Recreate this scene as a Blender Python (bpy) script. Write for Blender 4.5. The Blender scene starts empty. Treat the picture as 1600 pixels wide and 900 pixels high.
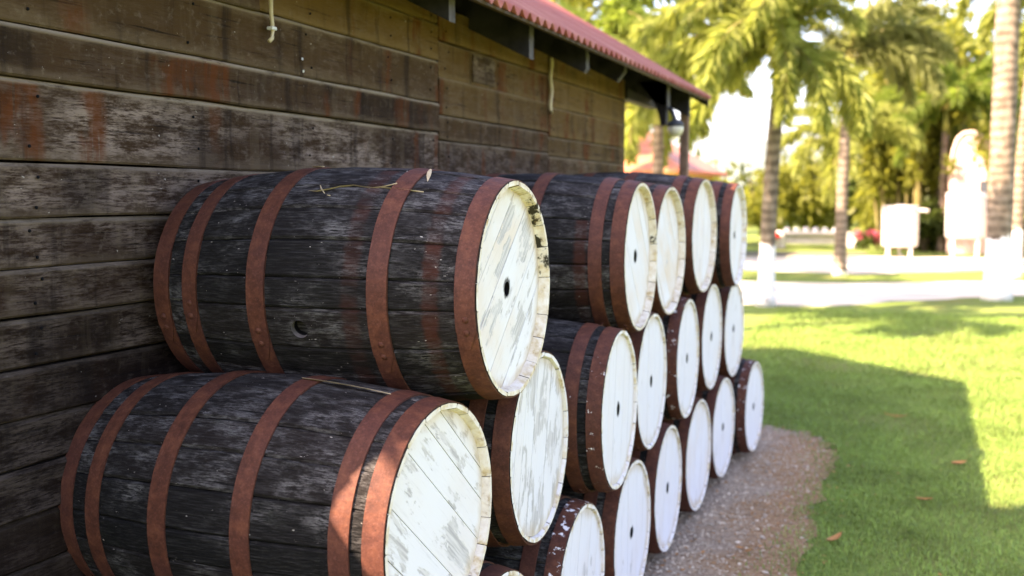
import bpy, bmesh, math, random
import numpy as np
from mathutils import Vector, Matrix
PI = math.pi
R_ = math.radians
random.seed(7)
rng = np.random.default_rng(11)
S = bpy.context.scene
COL = S.collection

# ------------------------------------------------------------------ camera
cam_d = bpy.data.cameras.new("camera")
cam = bpy.data.objects.new("camera", cam_d)
COL.objects.link(cam)
cam.location = (1.9847, -0.1976, 1.6277)
cam.rotation_euler = (PI / 2 - 0.0856, -0.0004, 0.3759)
cam_d.sensor_width = 36.0
cam_d.lens = 1655.22 / 1600 * 36.0
cam_d.clip_start = 0.05
cam_d.clip_end = 2000
cam_d.dof.use_dof = True
cam_d.dof.focus_distance = 2.72
cam_d.dof.aperture_fstop = 2.5
S.camera = cam

# ------------------------------------------------------------------ light
SUN_TRAVEL = Vector((0.536, 0.521, -0.664)).normalized()
SUN_EL = math.asin(-SUN_TRAVEL.z)
SUN_AZ = math.atan2(-SUN_TRAVEL.x, -SUN_TRAVEL.y)
W = bpy.data.worlds.new("World")
S.world = W
W.use_nodes = True
wn = W.node_tree
wn.nodes.clear()
sky = wn.nodes.new("ShaderNodeTexSky")
sky.sky_type = 'NISHITA'
sky.sun_disc = False
sky.sun_elevation = SUN_EL
sky.sun_rotation = SUN_AZ
sky.dust_density = 2.5
sky.air_density = 1.0
sky.ozone_density = 1.0
bg = wn.nodes.new("ShaderNodeBackground")
bg.inputs[1].default_value = 0.13
wo = wn.nodes.new("ShaderNodeOutputWorld")
wn.links.new(sky.outputs[0], bg.inputs[0])
wn.links.new(bg.outputs[0], wo.inputs[0])
sun_d = bpy.data.lights.new("sun", 'SUN')
sun_d.energy = 5.0
sun_d.angle = R_(0.5)
sun_d.color = (1.0, 0.85, 0.62)
sun = bpy.data.objects.new("sun", sun_d)
COL.objects.link(sun)
sun.rotation_euler = SUN_TRAVEL.to_track_quat('-Z', 'Y').to_euler()
S.view_settings.view_transform = 'Standard'
S.view_settings.look = 'None'
S.view_settings.gamma = 1
S.view_settings.exposure = 2.62
S.view_settings.use_curve_mapping = False
S.view_settings.use_white_balance = True
S.view_settings.white_balance_temperature = 6950
S.view_settings.white_balance_tint = 31
S.cycles.max_bounces = 8
S.cycles.diffuse_bounces = 4
S.cycles.transmission_bounces = 4
S.cycles.use_denoising = True


# ------------------------------------------------------------------ materials
class NT:
    """small helper that writes node trees"""
    def __init__(self, name):
        self.m = bpy.data.materials.new(name)
        self.m.use_nodes = True
        self.t = self.m.node_tree
        self.t.nodes.clear()
        self.out = self.n('OutputMaterial')
        self.b = self.n('BsdfPrincipled')
        self.l(self.b.outputs[0], self.out.inputs[0])

    def n(self, typ, **kw):
        nd = self.t.nodes.new('ShaderNode' + typ)
        for k, v in kw.items():
            setattr(nd, k, v)
        return nd

    def l(self, a, b):
        self.t.links.new(a, b)

    def put(self, sock, v):
        if isinstance(v, bpy.types.NodeSocket):
            self.l(v, sock)
        elif v is not None:
            if sock.type == 'RGBA' and len(v) == 3:
                v = (*v, 1)
            sock.default_value = v

    def math(self, op, a, b=None, c=None, clamp=False):
        nd = self.n('Math', operation=op, use_clamp=clamp)
        for i, v in enumerate((a, b, c)):
            if v is not None:
                self.put(nd.inputs[i], v)
        return nd.outputs[0]

    def coords(self, kind='Object', scale=(1, 1, 1), shift=True):
        tc = self.n('TexCoord')
        mp = self.n('Mapping')
        self.l(tc.outputs[kind], mp.inputs[0])
        mp.inputs['Scale'].default_value = scale
        if shift:
            oi = self.n('ObjectInfo')
            cx = self.n('CombineXYZ')
            for i, k in enumerate((17.3, 31.7, 53.1)):
                self.l(self.math('MULTIPLY', oi.outputs['Random'], k), cx.inputs[i])
            self.l(cx.outputs[0], mp.inputs['Location'])
        return mp.outputs[0]

    def noise(self, vec, scale=1.0, detail=4, rough=0.55, dist=0.0):
        nd = self.n('TexNoise')
        self.l(vec, nd.inputs['Vector'])
        nd.inputs['Scale'].default_value = scale
        nd.inputs['Detail'].default_value = detail
        nd.inputs['Roughness'].default_value = rough
        nd.inputs['Distortion'].default_value = dist
        return nd.outputs[0]

    def step(self, v, lo, hi):
        nd = self.n('MapRange', interpolation_type='SMOOTHSTEP')
        self.put(nd.inputs[0], v)
        self.put(nd.inputs[1], lo)
        self.put(nd.inputs[2], hi)
        return nd.outputs[0]

    def mix(self, f, a, b, blend='MIX'):
        nd = self.n('Mix', data_type='RGBA', blend_type=blend)
        self.put(nd.inputs[0], f)
        self.put(nd.inputs[6], a)
        self.put(nd.inputs[7], b)
        return nd.outputs[2]

    def ramp(self, v, stops):
        nd = self.n('ValToRGB')
        self.l(v, nd.inputs[0])
        e = nd.color_ramp.elements
        while len(e) < len(stops):
            e.new(0.5)
        for el, (p, c) in zip(e, stops):
            el.position = p
            el.color = (*c, 1)
        return nd.outputs[0]

    def attr(self, name):
        return self.n('Attribute', attribute_type='OBJECT', attribute_name=name).outputs['Fac']

    def rand(self):
        return self.n('ObjectInfo').outputs['Random']

    def xyz(self, kind='Object'):
        tc = self.n('TexCoord')
        sp = self.n('SeparateXYZ')
        self.l(tc.outputs[kind], sp.inputs[0])
        return sp.outputs

    def done(self, color, rough=0.7, bump=None, bstr=0.3, bdist=0.01, spec=0.3, **kw):
        self.put(self.b.inputs['Base Color'], color)
        self.put(self.b.inputs['Roughness'], rough)
        self.b.inputs['Specular IOR Level'].default_value = spec
        if bump is not None:
            bp = self.n('Bump')
            bp.inputs['Strength'].default_value = bstr
            bp.inputs['Distance'].default_value = bdist
            self.l(bump, bp.inputs['Height'])
            self.l(bp.outputs[0], self.b.inputs['Normal'])
        for k, v in kw.items():
            self.put(self.b.inputs[k], v)
        return self.m


def simple(name, col, rough=0.6, var=0.25, scale=8, bstr=0.15, **kw):
    t = NT(name)
    c = t.coords()
    n = t.noise(c, scale, 5)
    lo = tuple(x * (1 - var) for x in col)
    hi = tuple(min(1, x * (1 + var)) for x in col)
    return t.done(t.ramp(n, [(0.3, lo), (0.7, hi)]), rough, n, bstr, spec=0.15, **kw)


def mat_stave():
    t = NT('weathered_barrel_oak')
    x = t.xyz()[0]
    fine = t.noise(t.coords(scale=(5, 110, 110)), 1, 5, 0.65)
    mid = t.noise(t.coords(scale=(12, 32, 32)), 1, 6, 0.75)
    broad = t.noise(t.coords(scale=(5, 8, 8)), 1, 4)
    speck = t.noise(t.coords(scale=(60, 150, 150)), 1, 2)
    base = t.mix(t.rand(), (0.0048, 0.0056, 0.0052), (0.0150, 0.0118, 0.0095))
    vfine = t.noise(t.coords(scale=(26, 260, 260)), 1, 4, 0.75)
    grey = t.math('MULTIPLY', t.step(mid, 0.40, 0.66), t.step(vfine, 0.40, 0.58))
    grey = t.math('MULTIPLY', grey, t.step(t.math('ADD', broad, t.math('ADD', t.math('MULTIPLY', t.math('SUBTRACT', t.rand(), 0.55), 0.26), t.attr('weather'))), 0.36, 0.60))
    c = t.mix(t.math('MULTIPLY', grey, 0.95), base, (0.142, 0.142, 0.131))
    c = t.mix(t.math('MULTIPLY', t.step(vfine, 0.48, 0.75), 0.30), c, (0.057, 0.056, 0.051))
    grain = t.noise(t.coords(scale=(7, 330, 330)), 1, 3, 0.7)
    c = t.mix(t.math('MULTIPLY', t.step(grain, 0.50, 0.68), 0.40), c, (0.050, 0.050, 0.047))
    c = t.mix(t.math('MULTIPLY', t.step(grain, 0.42, 0.30), 0.6), c, (0.003, 0.003, 0.003))
    # dark cracks along the grain
    c = t.mix(t.math('MULTIPLY', t.step(fine, 0.43, 0.30), 0.9), c, (0.004, 0.004, 0.004))
    green = t.math('MULTIPLY', t.step(t.noise(t.coords(scale=(9, 9, 9)), 1, 4), 0.6, 0.78), 0.35)
    c = t.mix(green, c, (0.018, 0.024, 0.010))
    # rust left on the wood by hoops that slipped or fell off
    for nm, w in (('band_a', 0.030), ('band_b', 0.026)):
        dx = t.math('ABSOLUTE', t.math('SUBTRACT', x, t.attr(nm)))
        wob = t.math('MULTIPLY', t.math('SUBTRACT', mid, 0.5), 0.03)
        f = t.step(t.math('ADD', dx, wob), w, w * 0.45)
        f = t.math('MULTIPLY', f, t.step(t.noise(t.coords(scale=(3, 14, 14)), 1, 4), 0.25, 0.7))
        c = t.mix(t.math('MULTIPLY', f, 0.62), c, (0.062, 0.017, 0.008))
    spots = t.step(speck, 0.735, 0.76)
    c = t.mix(t.math('MULTIPLY', spots, 0.8), c, (0.40, 0.38, 0.33))
    h = t.math('ADD', t.math('MULTIPLY', fine, 0.8), t.math('ADD', t.math('MULTIPLY', vfine, 0.4), t.math('MULTIPLY', mid, 0.7)))
    return t.done(c, t.math('SUBTRACT', 0.85, t.math('MULTIPLY', mid, 0.3)), h, 0.75, 0.006, 0.10)


def mat_hoop():
    t = NT('rusted_iron_hoop')
    n = t.noise(t.coords(scale=(30, 30, 30)), 1, 6, 0.7)
    g = t.noise(t.coords(scale=(160, 160, 160)), 1, 3, 0.7)
    b = t.noise(t.coords(scale=(5, 5, 5)), 1, 3)
    c = t.ramp(n, [(0.25, (0.042, 0.0160, 0.0100)), (0.5, (0.084, 0.0300, 0.0165)), (0.75, (0.155, 0.058, 0.028))])
    c = t.mix(t.math('MULTIPLY', t.step(b, 0.40, 0.65), 0.35), c, (0.070, 0.028, 0.024))
    c = t.mix(t.math('MULTIPLY', t.step(g, 0.5, 0.75), 0.35), c, (0.19, 0.085, 0.06))
    c = t.mix(t.math('MULTIPLY', t.step(g, 0.42, 0.3), 0.5), c, (0.03, 0.014, 0.013))
    sp = t.noise(t.coords(scale=(26, 30, 30)), 1, 5, 0.7)
    thr = t.math('SUBTRACT', 0.78, t.math('MULTIPLY', t.attr('splat'), 0.24))
    f = t.step(sp, thr, t.math('ADD', thr, 0.02))
    c = t.mix(f, c, (0.74, 0.72, 0.68))
    return t.done(c, 0.62, t.math('ADD', n, g), 0.35, 0.002, 0.15, Metallic=0.0)


def mat_head():
    t = NT('peeling_white_paint')
    o = t.xyz()
    rr = t.math('SQRT', t.math('ADD', t.math('POWER', o[1], 2.0), t.math('POWER', o[2], 2.0)))
    streak = t.noise(t.coords(scale=(20, 6, 42)), 1, 6, 0.7)
    fine = t.noise(t.coords(scale=(20, 9, 150)), 1, 4, 0.6)
    blot = t.noise(t.coords(scale=(9, 7, 13)), 1, 5, 0.62, 0.4)
    peel = t.attr('peel')
    thr = t.math('SUBTRACT', 0.72, t.math('MULTIPLY', peel, 0.24))
    f = t.step(t.math('ADD', t.math('MULTIPLY', blot, 0.62), t.math('MULTIPLY', streak, 0.38)), thr, t.math('ADD', thr, 0.035))
    wood = t.mix(t.step(fine, 0.35, 0.65), (0.40, 0.385, 0.365), (0.62, 0.60, 0.57))
    paint = t.mix(t.math('MULTIPLY', t.step(fine, 0.55, 0.8), 0.6), (0.70, 0.695, 0.69), (0.45, 0.44, 0.425))
    st = t.attr('stain')
    yb = t.math('MULTIPLY', t.step(t.noise(t.coords(scale=(3, 4, 5)), 1, 4), 0.35, 0.75), st)
    paint = t.mix(t.math('MULTIPLY', yb, 0.85), paint, (0.66, 0.50, 0.315))
    c = t.mix(f, paint, wood)
    # yellow brown weathering that creeps in from the rim
    rim = t.step(t.math('ADD', rr, t.math('MULTIPLY', t.math('SUBTRACT', blot, 0.5), 0.10)), 0.222, 0.268)
    c = t.mix(t.math('MULTIPLY', rim, t.math('ADD', 0.40, t.math('MULTIPLY', st, 0.5))), c, (0.46, 0.33, 0.16))
    # black mould around the bung hole
    bl = t.step(t.math('ADD', rr, t.math('MULTIPLY', t.math('SUBTRACT', streak, 0.5), 0.04)), 0.031, 0.019)
    c = t.mix(t.math('MULTIPLY', t.math('MULTIPLY', bl, t.attr('hole')), 0.9), c, (0.02, 0.02, 0.018))
    h = t.math('SUBTRACT', t.math('MULTIPLY', fine, 0.3), f)
    return t.done(c, 0.75, h, 0.35, 0.003, 0.25)


def mat_chime():
    t = NT('painted_barrel_rim')
    n = t.noise(t.coords(scale=(30, 30, 30)), 1, 5, 0.65)
    m = t.noise(t.coords(scale=(16, 16, 16)), 1, 4, 0.7)
    c = t.ramp(n, [(0.3, (0.40, 0.28, 0.13)), (0.48, (0.62, 0.52, 0.34)), (0.68, (0.76, 0.72, 0.62))])
    wn_ = t.noise(t.coords(scale=(22, 22, 22)), 1, 3)
    c = t.mix(t.math('MULTIPLY', t.attr('limed'), t.step(wn_, 0.38, 0.52)), c, (0.74, 0.725, 0.69))
    mould = t.attr('mould')
    thr = t.math('SUBTRACT', 0.90, t.math('MULTIPLY', mould, 0.46))
    c = t.mix(t.step(m, thr, t.math('ADD', thr, 0.09)), c, (0.035, 0.03, 0.018))
    c = t.mix(t.math('MULTIPLY', t.step(n, 0.42, 0.3), 0.6), c, (0.36, 0.24, 0.11))
    return t.done(c, 0.8, n, 0.3, 0.003, 0.2)


def mat_plank():
    t = NT('weathered_wall_plank')
    o = t.xyz()
    fine = t.noise(t.coords(scale=(90, 3.2, 90)), 1, 5, 0.65)
    mid = t.noise(t.coords(scale=(30, 7, 26)), 1, 6, 0.75)
    broad = t.noise(t.coords(scale=(3, 2.0, 3)), 1, 3)
    ol = t.attr('olive')
    wz = t.attr('silver')
    vfine = t.noise(t.coords(scale=(200, 20, 200)), 1, 4, 0.75)
    base = t.mix(t.rand(), (0.0185, 0.0098, 0.0052), (0.036, 0.0200, 0.0105))
    base = t.mix(ol, base, (0.130, 0.076, 0.022))
    gf = t.math('MULTIPLY', t.step(mid, 0.38, 0.60), t.step(vfine, 0.36, 0.56))
    gf = t.math('MULTIPLY', gf, t.step(broad, 0.34, 0.58))
    c = t.mix(t.math('MULTIPLY', gf, wz), base, (0.255, 0.198, 0.155))
    c = t.mix(t.math('MULTIPLY', t.step(vfine, 0.48, 0.75), t.math('ADD', 0.12, t.math('MULTIPLY', wz, 0.2))), c, (0.100, 0.064, 0.038))
    c = t.mix(t.math('MULTIPLY', t.step(fine, 0.43, 0.29), 0.8), c, (0.005, 0.004, 0.0035))
    dark = t.step(t.noise(t.coords(scale=(3, 3.4, 2.2)), 1, 3), 0.50, 0.70)
    c = t.mix(t.math('MULTIPLY', dark, t.math('SUBTRACT', 0.72, t.math('MULTIPLY', ol, 0.45))), c, (0.010, 0.0072, 0.0058))
    zr_ = t.math('DIVIDE', o[2], t.attr('edge'))
    cen = t.math('ABSOLUTE', t.math('SUBTRACT', zr_, 0.52))
    edgy = t.step(t.math('ADD', cen, t.math('MULTIPLY', t.math('SUBTRACT', mid, 0.5), 0.5)), 0.26, 0.44)
    c = t.mix(t.math('MULTIPLY', edgy, t.math('MULTIPLY', 0.5, t.math('SUBTRACT', 1.0, t.attr('damp')))), c, t.mix(ol, (0.105, 0.078, 0.052), (0.18, 0.118, 0.043)))  # damp holds the painted shade amount
    mott = t.noise(t.coords(scale=(40, 30, 40)), 1, 4, 0.7)
    c = t.mix(t.math('MULTIPLY', t.step(mott, 0.54, 0.70), 0.30), c, (0.17, 0.135, 0.10))
    drip = t.noise(t.coords(scale=(1, 13, 0.9)), 1, 4, 0.65)
    c = t.mix(t.math('MULTIPLY', t.step(drip, 0.52, 0.68), 0.6), c, (0.011, 0.0075, 0.0055))
    c = t.mix(t.math('MULTIPLY', t.step(drip, 0.45, 0.33), 0.20), c, (0.13, 0.098, 0.060))
    # rust runs below the nails: narrow in y, long in z
    rn = t.noise(t.coords(scale=(0.5, 6.5, 0.35)), 1, 1, 0.4)
    fuz = t.noise(t.coords(scale=(20, 40, 14)), 1, 3, 0.6)
    rf = t.step(t.math('ADD', rn, t.math('MULTIPLY', t.math('SUBTRACT', fuz, 0.5), 0.10)), 0.53, 0.65)
    rf = t.math('MULTIPLY', rf, t.step(t.noise(t.coords(scale=(8, 12, 9)), 1, 3), 0.35, 0.62))
    rf = t.math('MULTIPLY', rf, t.step(t.noise(t.coords(scale=(1, 55, 3.5)), 1, 3), 0.27, 0.50))
    c = t.mix(t.math('MULTIPLY', rf, t.math('MULTIPLY', t.attr('rust'), 0.85)), c, (0.095, 0.027, 0.0065))
    sp = t.noise(t.coords(scale=(70, 45, 80)), 1, 2)
    c = t.mix(t.math('MULTIPLY', t.step(sp, 0.74, 0.77), 0.6), c, (0.4, 0.37, 0.32))
    # paler band along the top edge of each board
    ed = t.math('MULTIPLY', t.step(o[2], t.math('SUBTRACT', t.attr('edge'), 0.019), t.math('SUBTRACT', t.attr('edge'), 0.006)), t.step(mid, 0.3, 0.5))
    ed = t.math('MULTIPLY', ed, t.math('SUBTRACT', 1.0, t.attr('damp')))  # damp: painted shade, takes the pale band out there
    c = t.mix(t.math('MULTIPLY', t.attr('damp'), 0.72), c, (0.0045, 0.0042, 0.0045))  # shade behind the barrels painted into the lower boards
    c = t.mix(t.math('MULTIPLY', ed, t.attr('worn')), c, (0.33, 0.27, 0.185))  # worn: strength of the paler top edge band
    h = t.math('ADD', t.math('MULTIPLY', fine, 0.7), t.math('MULTIPLY', mid, 0.7))
    return t.done(c, 0.8, h, 0.7, 0.008, 0.06)


def leaf_mat(name, col, trans, var=0.4, rough=0.45, tw=0.45):
    t = NT(name)
    n = t.noise(t.coords(scale=(2.5, 2.5, 2.5)), 1, 3)
    g = t.noise(t.coords(scale=(23, 23, 23)), 1, 1)
    mm = t.math('ADD', t.math('MULTIPLY', n, 0.5), t.math('MULTIPLY', g, 0.5))
    lo = tuple(x * (1 - var) for x in col)
    hi = tuple(min(0.9, x * (1 + var)) for x in col)
    c = t.ramp(mm, [(0.35, lo), (0.65, hi)])
    t.done(c, rough, spec=0.12)
    tr = t.n('BsdfTranslucent')
    t.put(tr.inputs[0], t.mix(0.6, c, trans))
    ms = t.n('MixShader')
    ms.inputs[0].default_value = tw
    t.l(t.b.outputs[0], ms.inputs[1])
    t.l(tr.outputs[0], ms.inputs[2])
    t.l(ms.outputs[0], t.out.inputs[0])
    return t.m


def mat_trunk():
    t = NT('ringed_palm_trunk')
    o = t.xyz()
    ring = t.n('TexWave', wave_type='BANDS', bands_direction='Z')
    t.l(t.coords(shift=False), ring.inputs[0])
    ring.inputs['Scale'].default_value = 2.2
    ring.inputs['Distortion'].default_value = 6
    ring.inputs['Detail'].default_value = 3
    n = t.noise(t.coords(scale=(9, 9, 5)), 1, 5)
    c = t.ramp(t.math('ADD', t.math('MULTIPLY', ring.outputs[1], 0.22), t.math('MULTIPLY', n, 0.78)),
               [(0.3, (0.085, 0.067, 0.047)), (0.5, (0.175, 0.140, 0.100)), (0.75, (0.29, 0.24, 0.18))])
    wl = t.math('ADD', t.attr('limewash'), t.math('MULTIPLY', t.math('SUBTRACT', n, 0.5), 0.30))
    f = t.step(o[2], wl, t.math('SUBTRACT', wl, 0.05))
    c = t.mix(t.math('MULTIPLY', f, t.step(n, 0.25, 0.42)), c, (0.78, 0.77, 0.73))
    return t.done(c, 0.9, t.math('ADD', n, t.math('MULTIPLY', ring.outputs[1], 0.3)), 0.25, 0.02, 0.08)


def mat_grass_ground():
    t = NT('lawn_ground')
    a = t.noise(t.coords(shift=False), 1.1, 5)
    b = t.noise(t.coords(shift=False), 35, 5, 0.7)
    c = t.ramp(b, [(0.3, (0.060, 0.098, 0.018)), (0.5, (0.145, 0.215, 0.042)), (0.72, (0.24, 0.27, 0.070))])
    c = t.mix(t.math('MULTIPLY', t.step(a, 0.46, 0.66), 0.55), c, (0.16, 0.14, 0.055))
    return t.done(c, 0.9, b, 0.8, 0.03, 0.1)


def mat_dirt():
    t = NT('gravelly_soil')
    a = t.noise(t.coords(shift=False), 2.3, 4)
    b = t.noise(t.coords(shift=False), 60, 5, 0.75)
    d = t.noise(t.coords(shift=False), 14, 4, 0.7)
    o = t.xyz()
    c = t.ramp(b, [(0.3, (0.16, 0.085, 0.035)), (0.5, (0.34, 0.205, 0.105)), (0.72, (0.55, 0.39, 0.235))])
    g = t.ramp(b, [(0.3, (0.20, 0.155, 0.105)), (0.55, (0.43, 0.355, 0.265)), (0.75, (0.66, 0.585, 0.475))])
    f = t.step(t.math('ADD', o[0], t.math('MULTIPLY', t.math('SUBTRACT', a, 0.5), 0.9)), 1.26, 0.98)
    c = t.mix(t.math('MULTIPLY', f, 0.7), c, g)
    c = t.mix(t.math('MULTIPLY', t.step(d, 0.55, 0.7), 0.5), c, (0.11, 0.075, 0.05))
    return t.done(c, 0.95, b, 0.8, 0.02, 0.1)


def mat_path(name, lo, hi):
    t = NT(name)
    a = t.noise(t.coords(shift=False), 0.8, 4)
    b = t.noise(t.coords(shift=False), 25, 5, 0.7)
    c = t.ramp(t.math('ADD', t.math('MULTIPLY', a, 0.5), t.math('MULTIPLY', b, 0.5)), [(0.35, lo), (0.65, hi)])
    return t.done(c, 0.95, b, 0.3, 0.01, 0.1)


def mat_roof(name, col, pale):
    t = NT(name)
    n = t.noise(t.coords(scale=(2, 7, 2)), 1, 5)
    g = t.noise(t.coords(scale=(30, 30, 30)), 1, 4)
    c = t.mix(t.step(n, 0.4, 0.7), col, pale)
    c = t.mix(t.math('MULTIPLY', t.step(g, 0.55, 0.75), 0.35), c, tuple(x * 0.45 for x in col))
    return t.done(c, 0.55, n, 0.1, 0.01, 0.35)


M = dict(
    stave=mat_stave(), hoop=mat_hoop(), head=mat_head(), chime=mat_chime(), plank=mat_plank(), trunk=mat_trunk(),
    frond_gold=leaf_mat('palm_leaf_gold', (0.160, 0.185, 0.042), (0.58, 0.66, 0.10), 0.65),
    frond_green=leaf_mat('palm_leaf_green', (0.095, 0.135, 0.022), (0.36, 0.50, 0.05), 0.5),
    frond_olive=leaf_mat('palm_leaf_olive', (0.120, 0.138, 0.048), (0.42, 0.48, 0.11), 0.65),
    leaf_bright=leaf_mat('shrub_leaf_bright', (0.125, 0.14, 0.022), (0.50, 0.52, 0.05), 0.5),
    leaf_deep=leaf_mat('shrub_leaf_deep', (0.050, 0.075, 0.018), (0.18, 0.24, 0.03)),
    leaf_far=leaf_mat('far_leaf', (0.075, 0.090, 0.024), (0.22, 0.25, 0.04)),
    grass=leaf_mat('grass_blade', (0.170, 0.272, 0.056), (0.36, 0.43, 0.06), 0.5, 0.5, 0.25),
    crownshaft=simple('palm_crownshaft', (0.20, 0.22, 0.05), 0.45),
    rachis=simple('palm_rachis', (0.22, 0.20, 0.06), 0.5),
    bark=simple('bark', (0.10, 0.075, 0.05), 0.9, 0.4, 12, 0.5),
    culm=simple('bamboo_culm', (0.17, 0.15, 0.055), 0.5, 0.4, 3),
    lawn=mat_grass_ground(), dirt=mat_dirt(),
    sand=mat_path('pale_sand', (0.52, 0.47, 0.36), (0.68, 0.62, 0.49)),
    tar=mat_path('worn_tar', (0.12, 0.10, 0.085), (0.20, 0.17, 0.14)),
    pebble=simple('pebble', (0.44, 0.365, 0.27), 0.85, 0.6, 30),
    roof=mat_roof('red_roof_paint', (0.34, 0.088, 0.052), (0.46, 0.18, 0.12)),
    tiles=mat_roof('orange_roof', (0.46, 0.15, 0.075), (0.56, 0.24, 0.13)),
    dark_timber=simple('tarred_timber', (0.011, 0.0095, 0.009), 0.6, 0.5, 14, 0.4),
    end_grain=simple('rafter_end_grain', (0.085, 0.08, 0.078), 0.8, 0.35, 20, 0.3),
    fascia=simple('ochre_fascia', (0.055, 0.034, 0.011), 0.6, 0.3, 10),
    post=simple('grey_brown_post', (0.20, 0.13, 0.09), 0.8, 0.35, 10, 0.3),
    conduit=simple('cream_conduit', (0.52, 0.45, 0.30), 0.5, 0.15),
    clip=simple('grey_clip', (0.6, 0.62, 0.62), 0.4, 0.1),
    lamp_glass=simple('lamp_glass', (0.62, 0.60, 0.45), 0.25, 0.1),
    lamp_metal=simple('lamp_metal', (0.05, 0.055, 0.06), 0.4, 0.2),
    tank=simple('white_tank_paint', (0.52, 0.49, 0.46), 0.4, 0.05),
    tank_dark=simple('tank_fitting', (0.42, 0.42, 0.43), 0.4, 0.1),
    concrete=simple('pale_concrete', (0.66, 0.62, 0.54), 0.85, 0.12, 6),
    pot=simple('white_pot', (0.80, 0.79, 0.75), 0.5, 0.06),
    red=simple('red_paint', (0.55, 0.03, 0.015), 0.5, 0.15),
    petal=leaf_mat('pink_petal', (0.55, 0.09, 0.16), (0.7, 0.2, 0.3), 0.4),
    plaster=simple('pink_plaster', (0.62, 0.45, 0.37), 0.9, 0.12, 3),
    yellow_wall=simple('ochre_plaster', (0.42, 0.34, 0.08), 0.9, 0.15, 3),
    window=simple('dark_window', (0.06, 0.07, 0.08), 0.15, 0.2),
    dry=leaf_mat('dry_leaf', (0.42, 0.20, 0.07), (0.5, 0.25, 0.06), 0.3, 0.6, 0.2),
    straw=simple('straw', (0.46, 0.38, 0.22), 0.7, 0.25, 25),
    hill=simple('far_hill', (0.16, 0.20, 0.17), 0.95, 0.2, 0.05),
    bung=simple('bung_dark', (0.004, 0.004, 0.004), 0.9, 0.3),
    hole_wall=simple('bung_hole_wood', (0.105, 0.096, 0.086), 0.8, 0.3, 40),
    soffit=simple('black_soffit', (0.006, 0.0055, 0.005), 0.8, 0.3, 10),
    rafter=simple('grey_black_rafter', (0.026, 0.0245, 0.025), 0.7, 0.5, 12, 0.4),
    rivet=None,
)
M['rivet'] = M['hoop']


# ------------------------------------------------------------------ object helpers
def mesh(name, V, F, mats, fm=None, smooth=False):
    me = bpy.data.meshes.new(name)
    me.from_pydata([tuple(v) for v in V], [], [tuple(f) for f in F])
    for m in (mats if isinstance(mats, (list, tuple)) else [mats]):
        me.materials.append(m)
    if fm is not None:
        me.polygons.foreach_set('material_index', np.asarray(fm, dtype=np.int32))
    if smooth:
        me.polygons.foreach_set('use_smooth', np.ones(len(me.polygons), dtype=bool))
    me.update()
    return me


def fast_quads(name, P, mat, nv=4):
    """P: (N, nv, 3) array, one polygon each"""
    P = np.asarray(P, dtype=np.float32)
    n = P.shape[0]
    me = bpy.data.meshes.new(name)
    me.vertices.add(n * nv)
    me.vertices.foreach_set('co', P.reshape(-1))
    me.loops.add(n * nv)
    me.loops.foreach_set('vertex_index', np.arange(n * nv, dtype=np.int32))
    me.polygons.add(n)
    me.polygons.foreach_set('loop_start', np.arange(0, n * nv, nv, dtype=np.int32))
    me.polygons.foreach_set('loop_total', np.full(n, nv, dtype=np.int32))
    me.materials.append(mat)
    me.update(calc_edges=True)
    return me


def ob(name, me, parent=None, loc=(0, 0, 0), rot=(0, 0, 0), **props):
    o = bpy.data.objects.new(name, me)
    COL.objects.link(o)
    o.location = loc
    o.rotation_euler = rot
    if parent is not None:
        o.parent = parent
    for k, v in props.items():
        o[k] = v
    return o


def thing(name, label, cat, loc=(0, 0, 0), rz=0.0, group=None, me=None, rot=None):
    o = ob(name, me, None, loc, rot or (0, 0, rz))
    o['label'] = label
    o['category'] = cat
    if group:
        o['group'] = group
    return o


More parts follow.
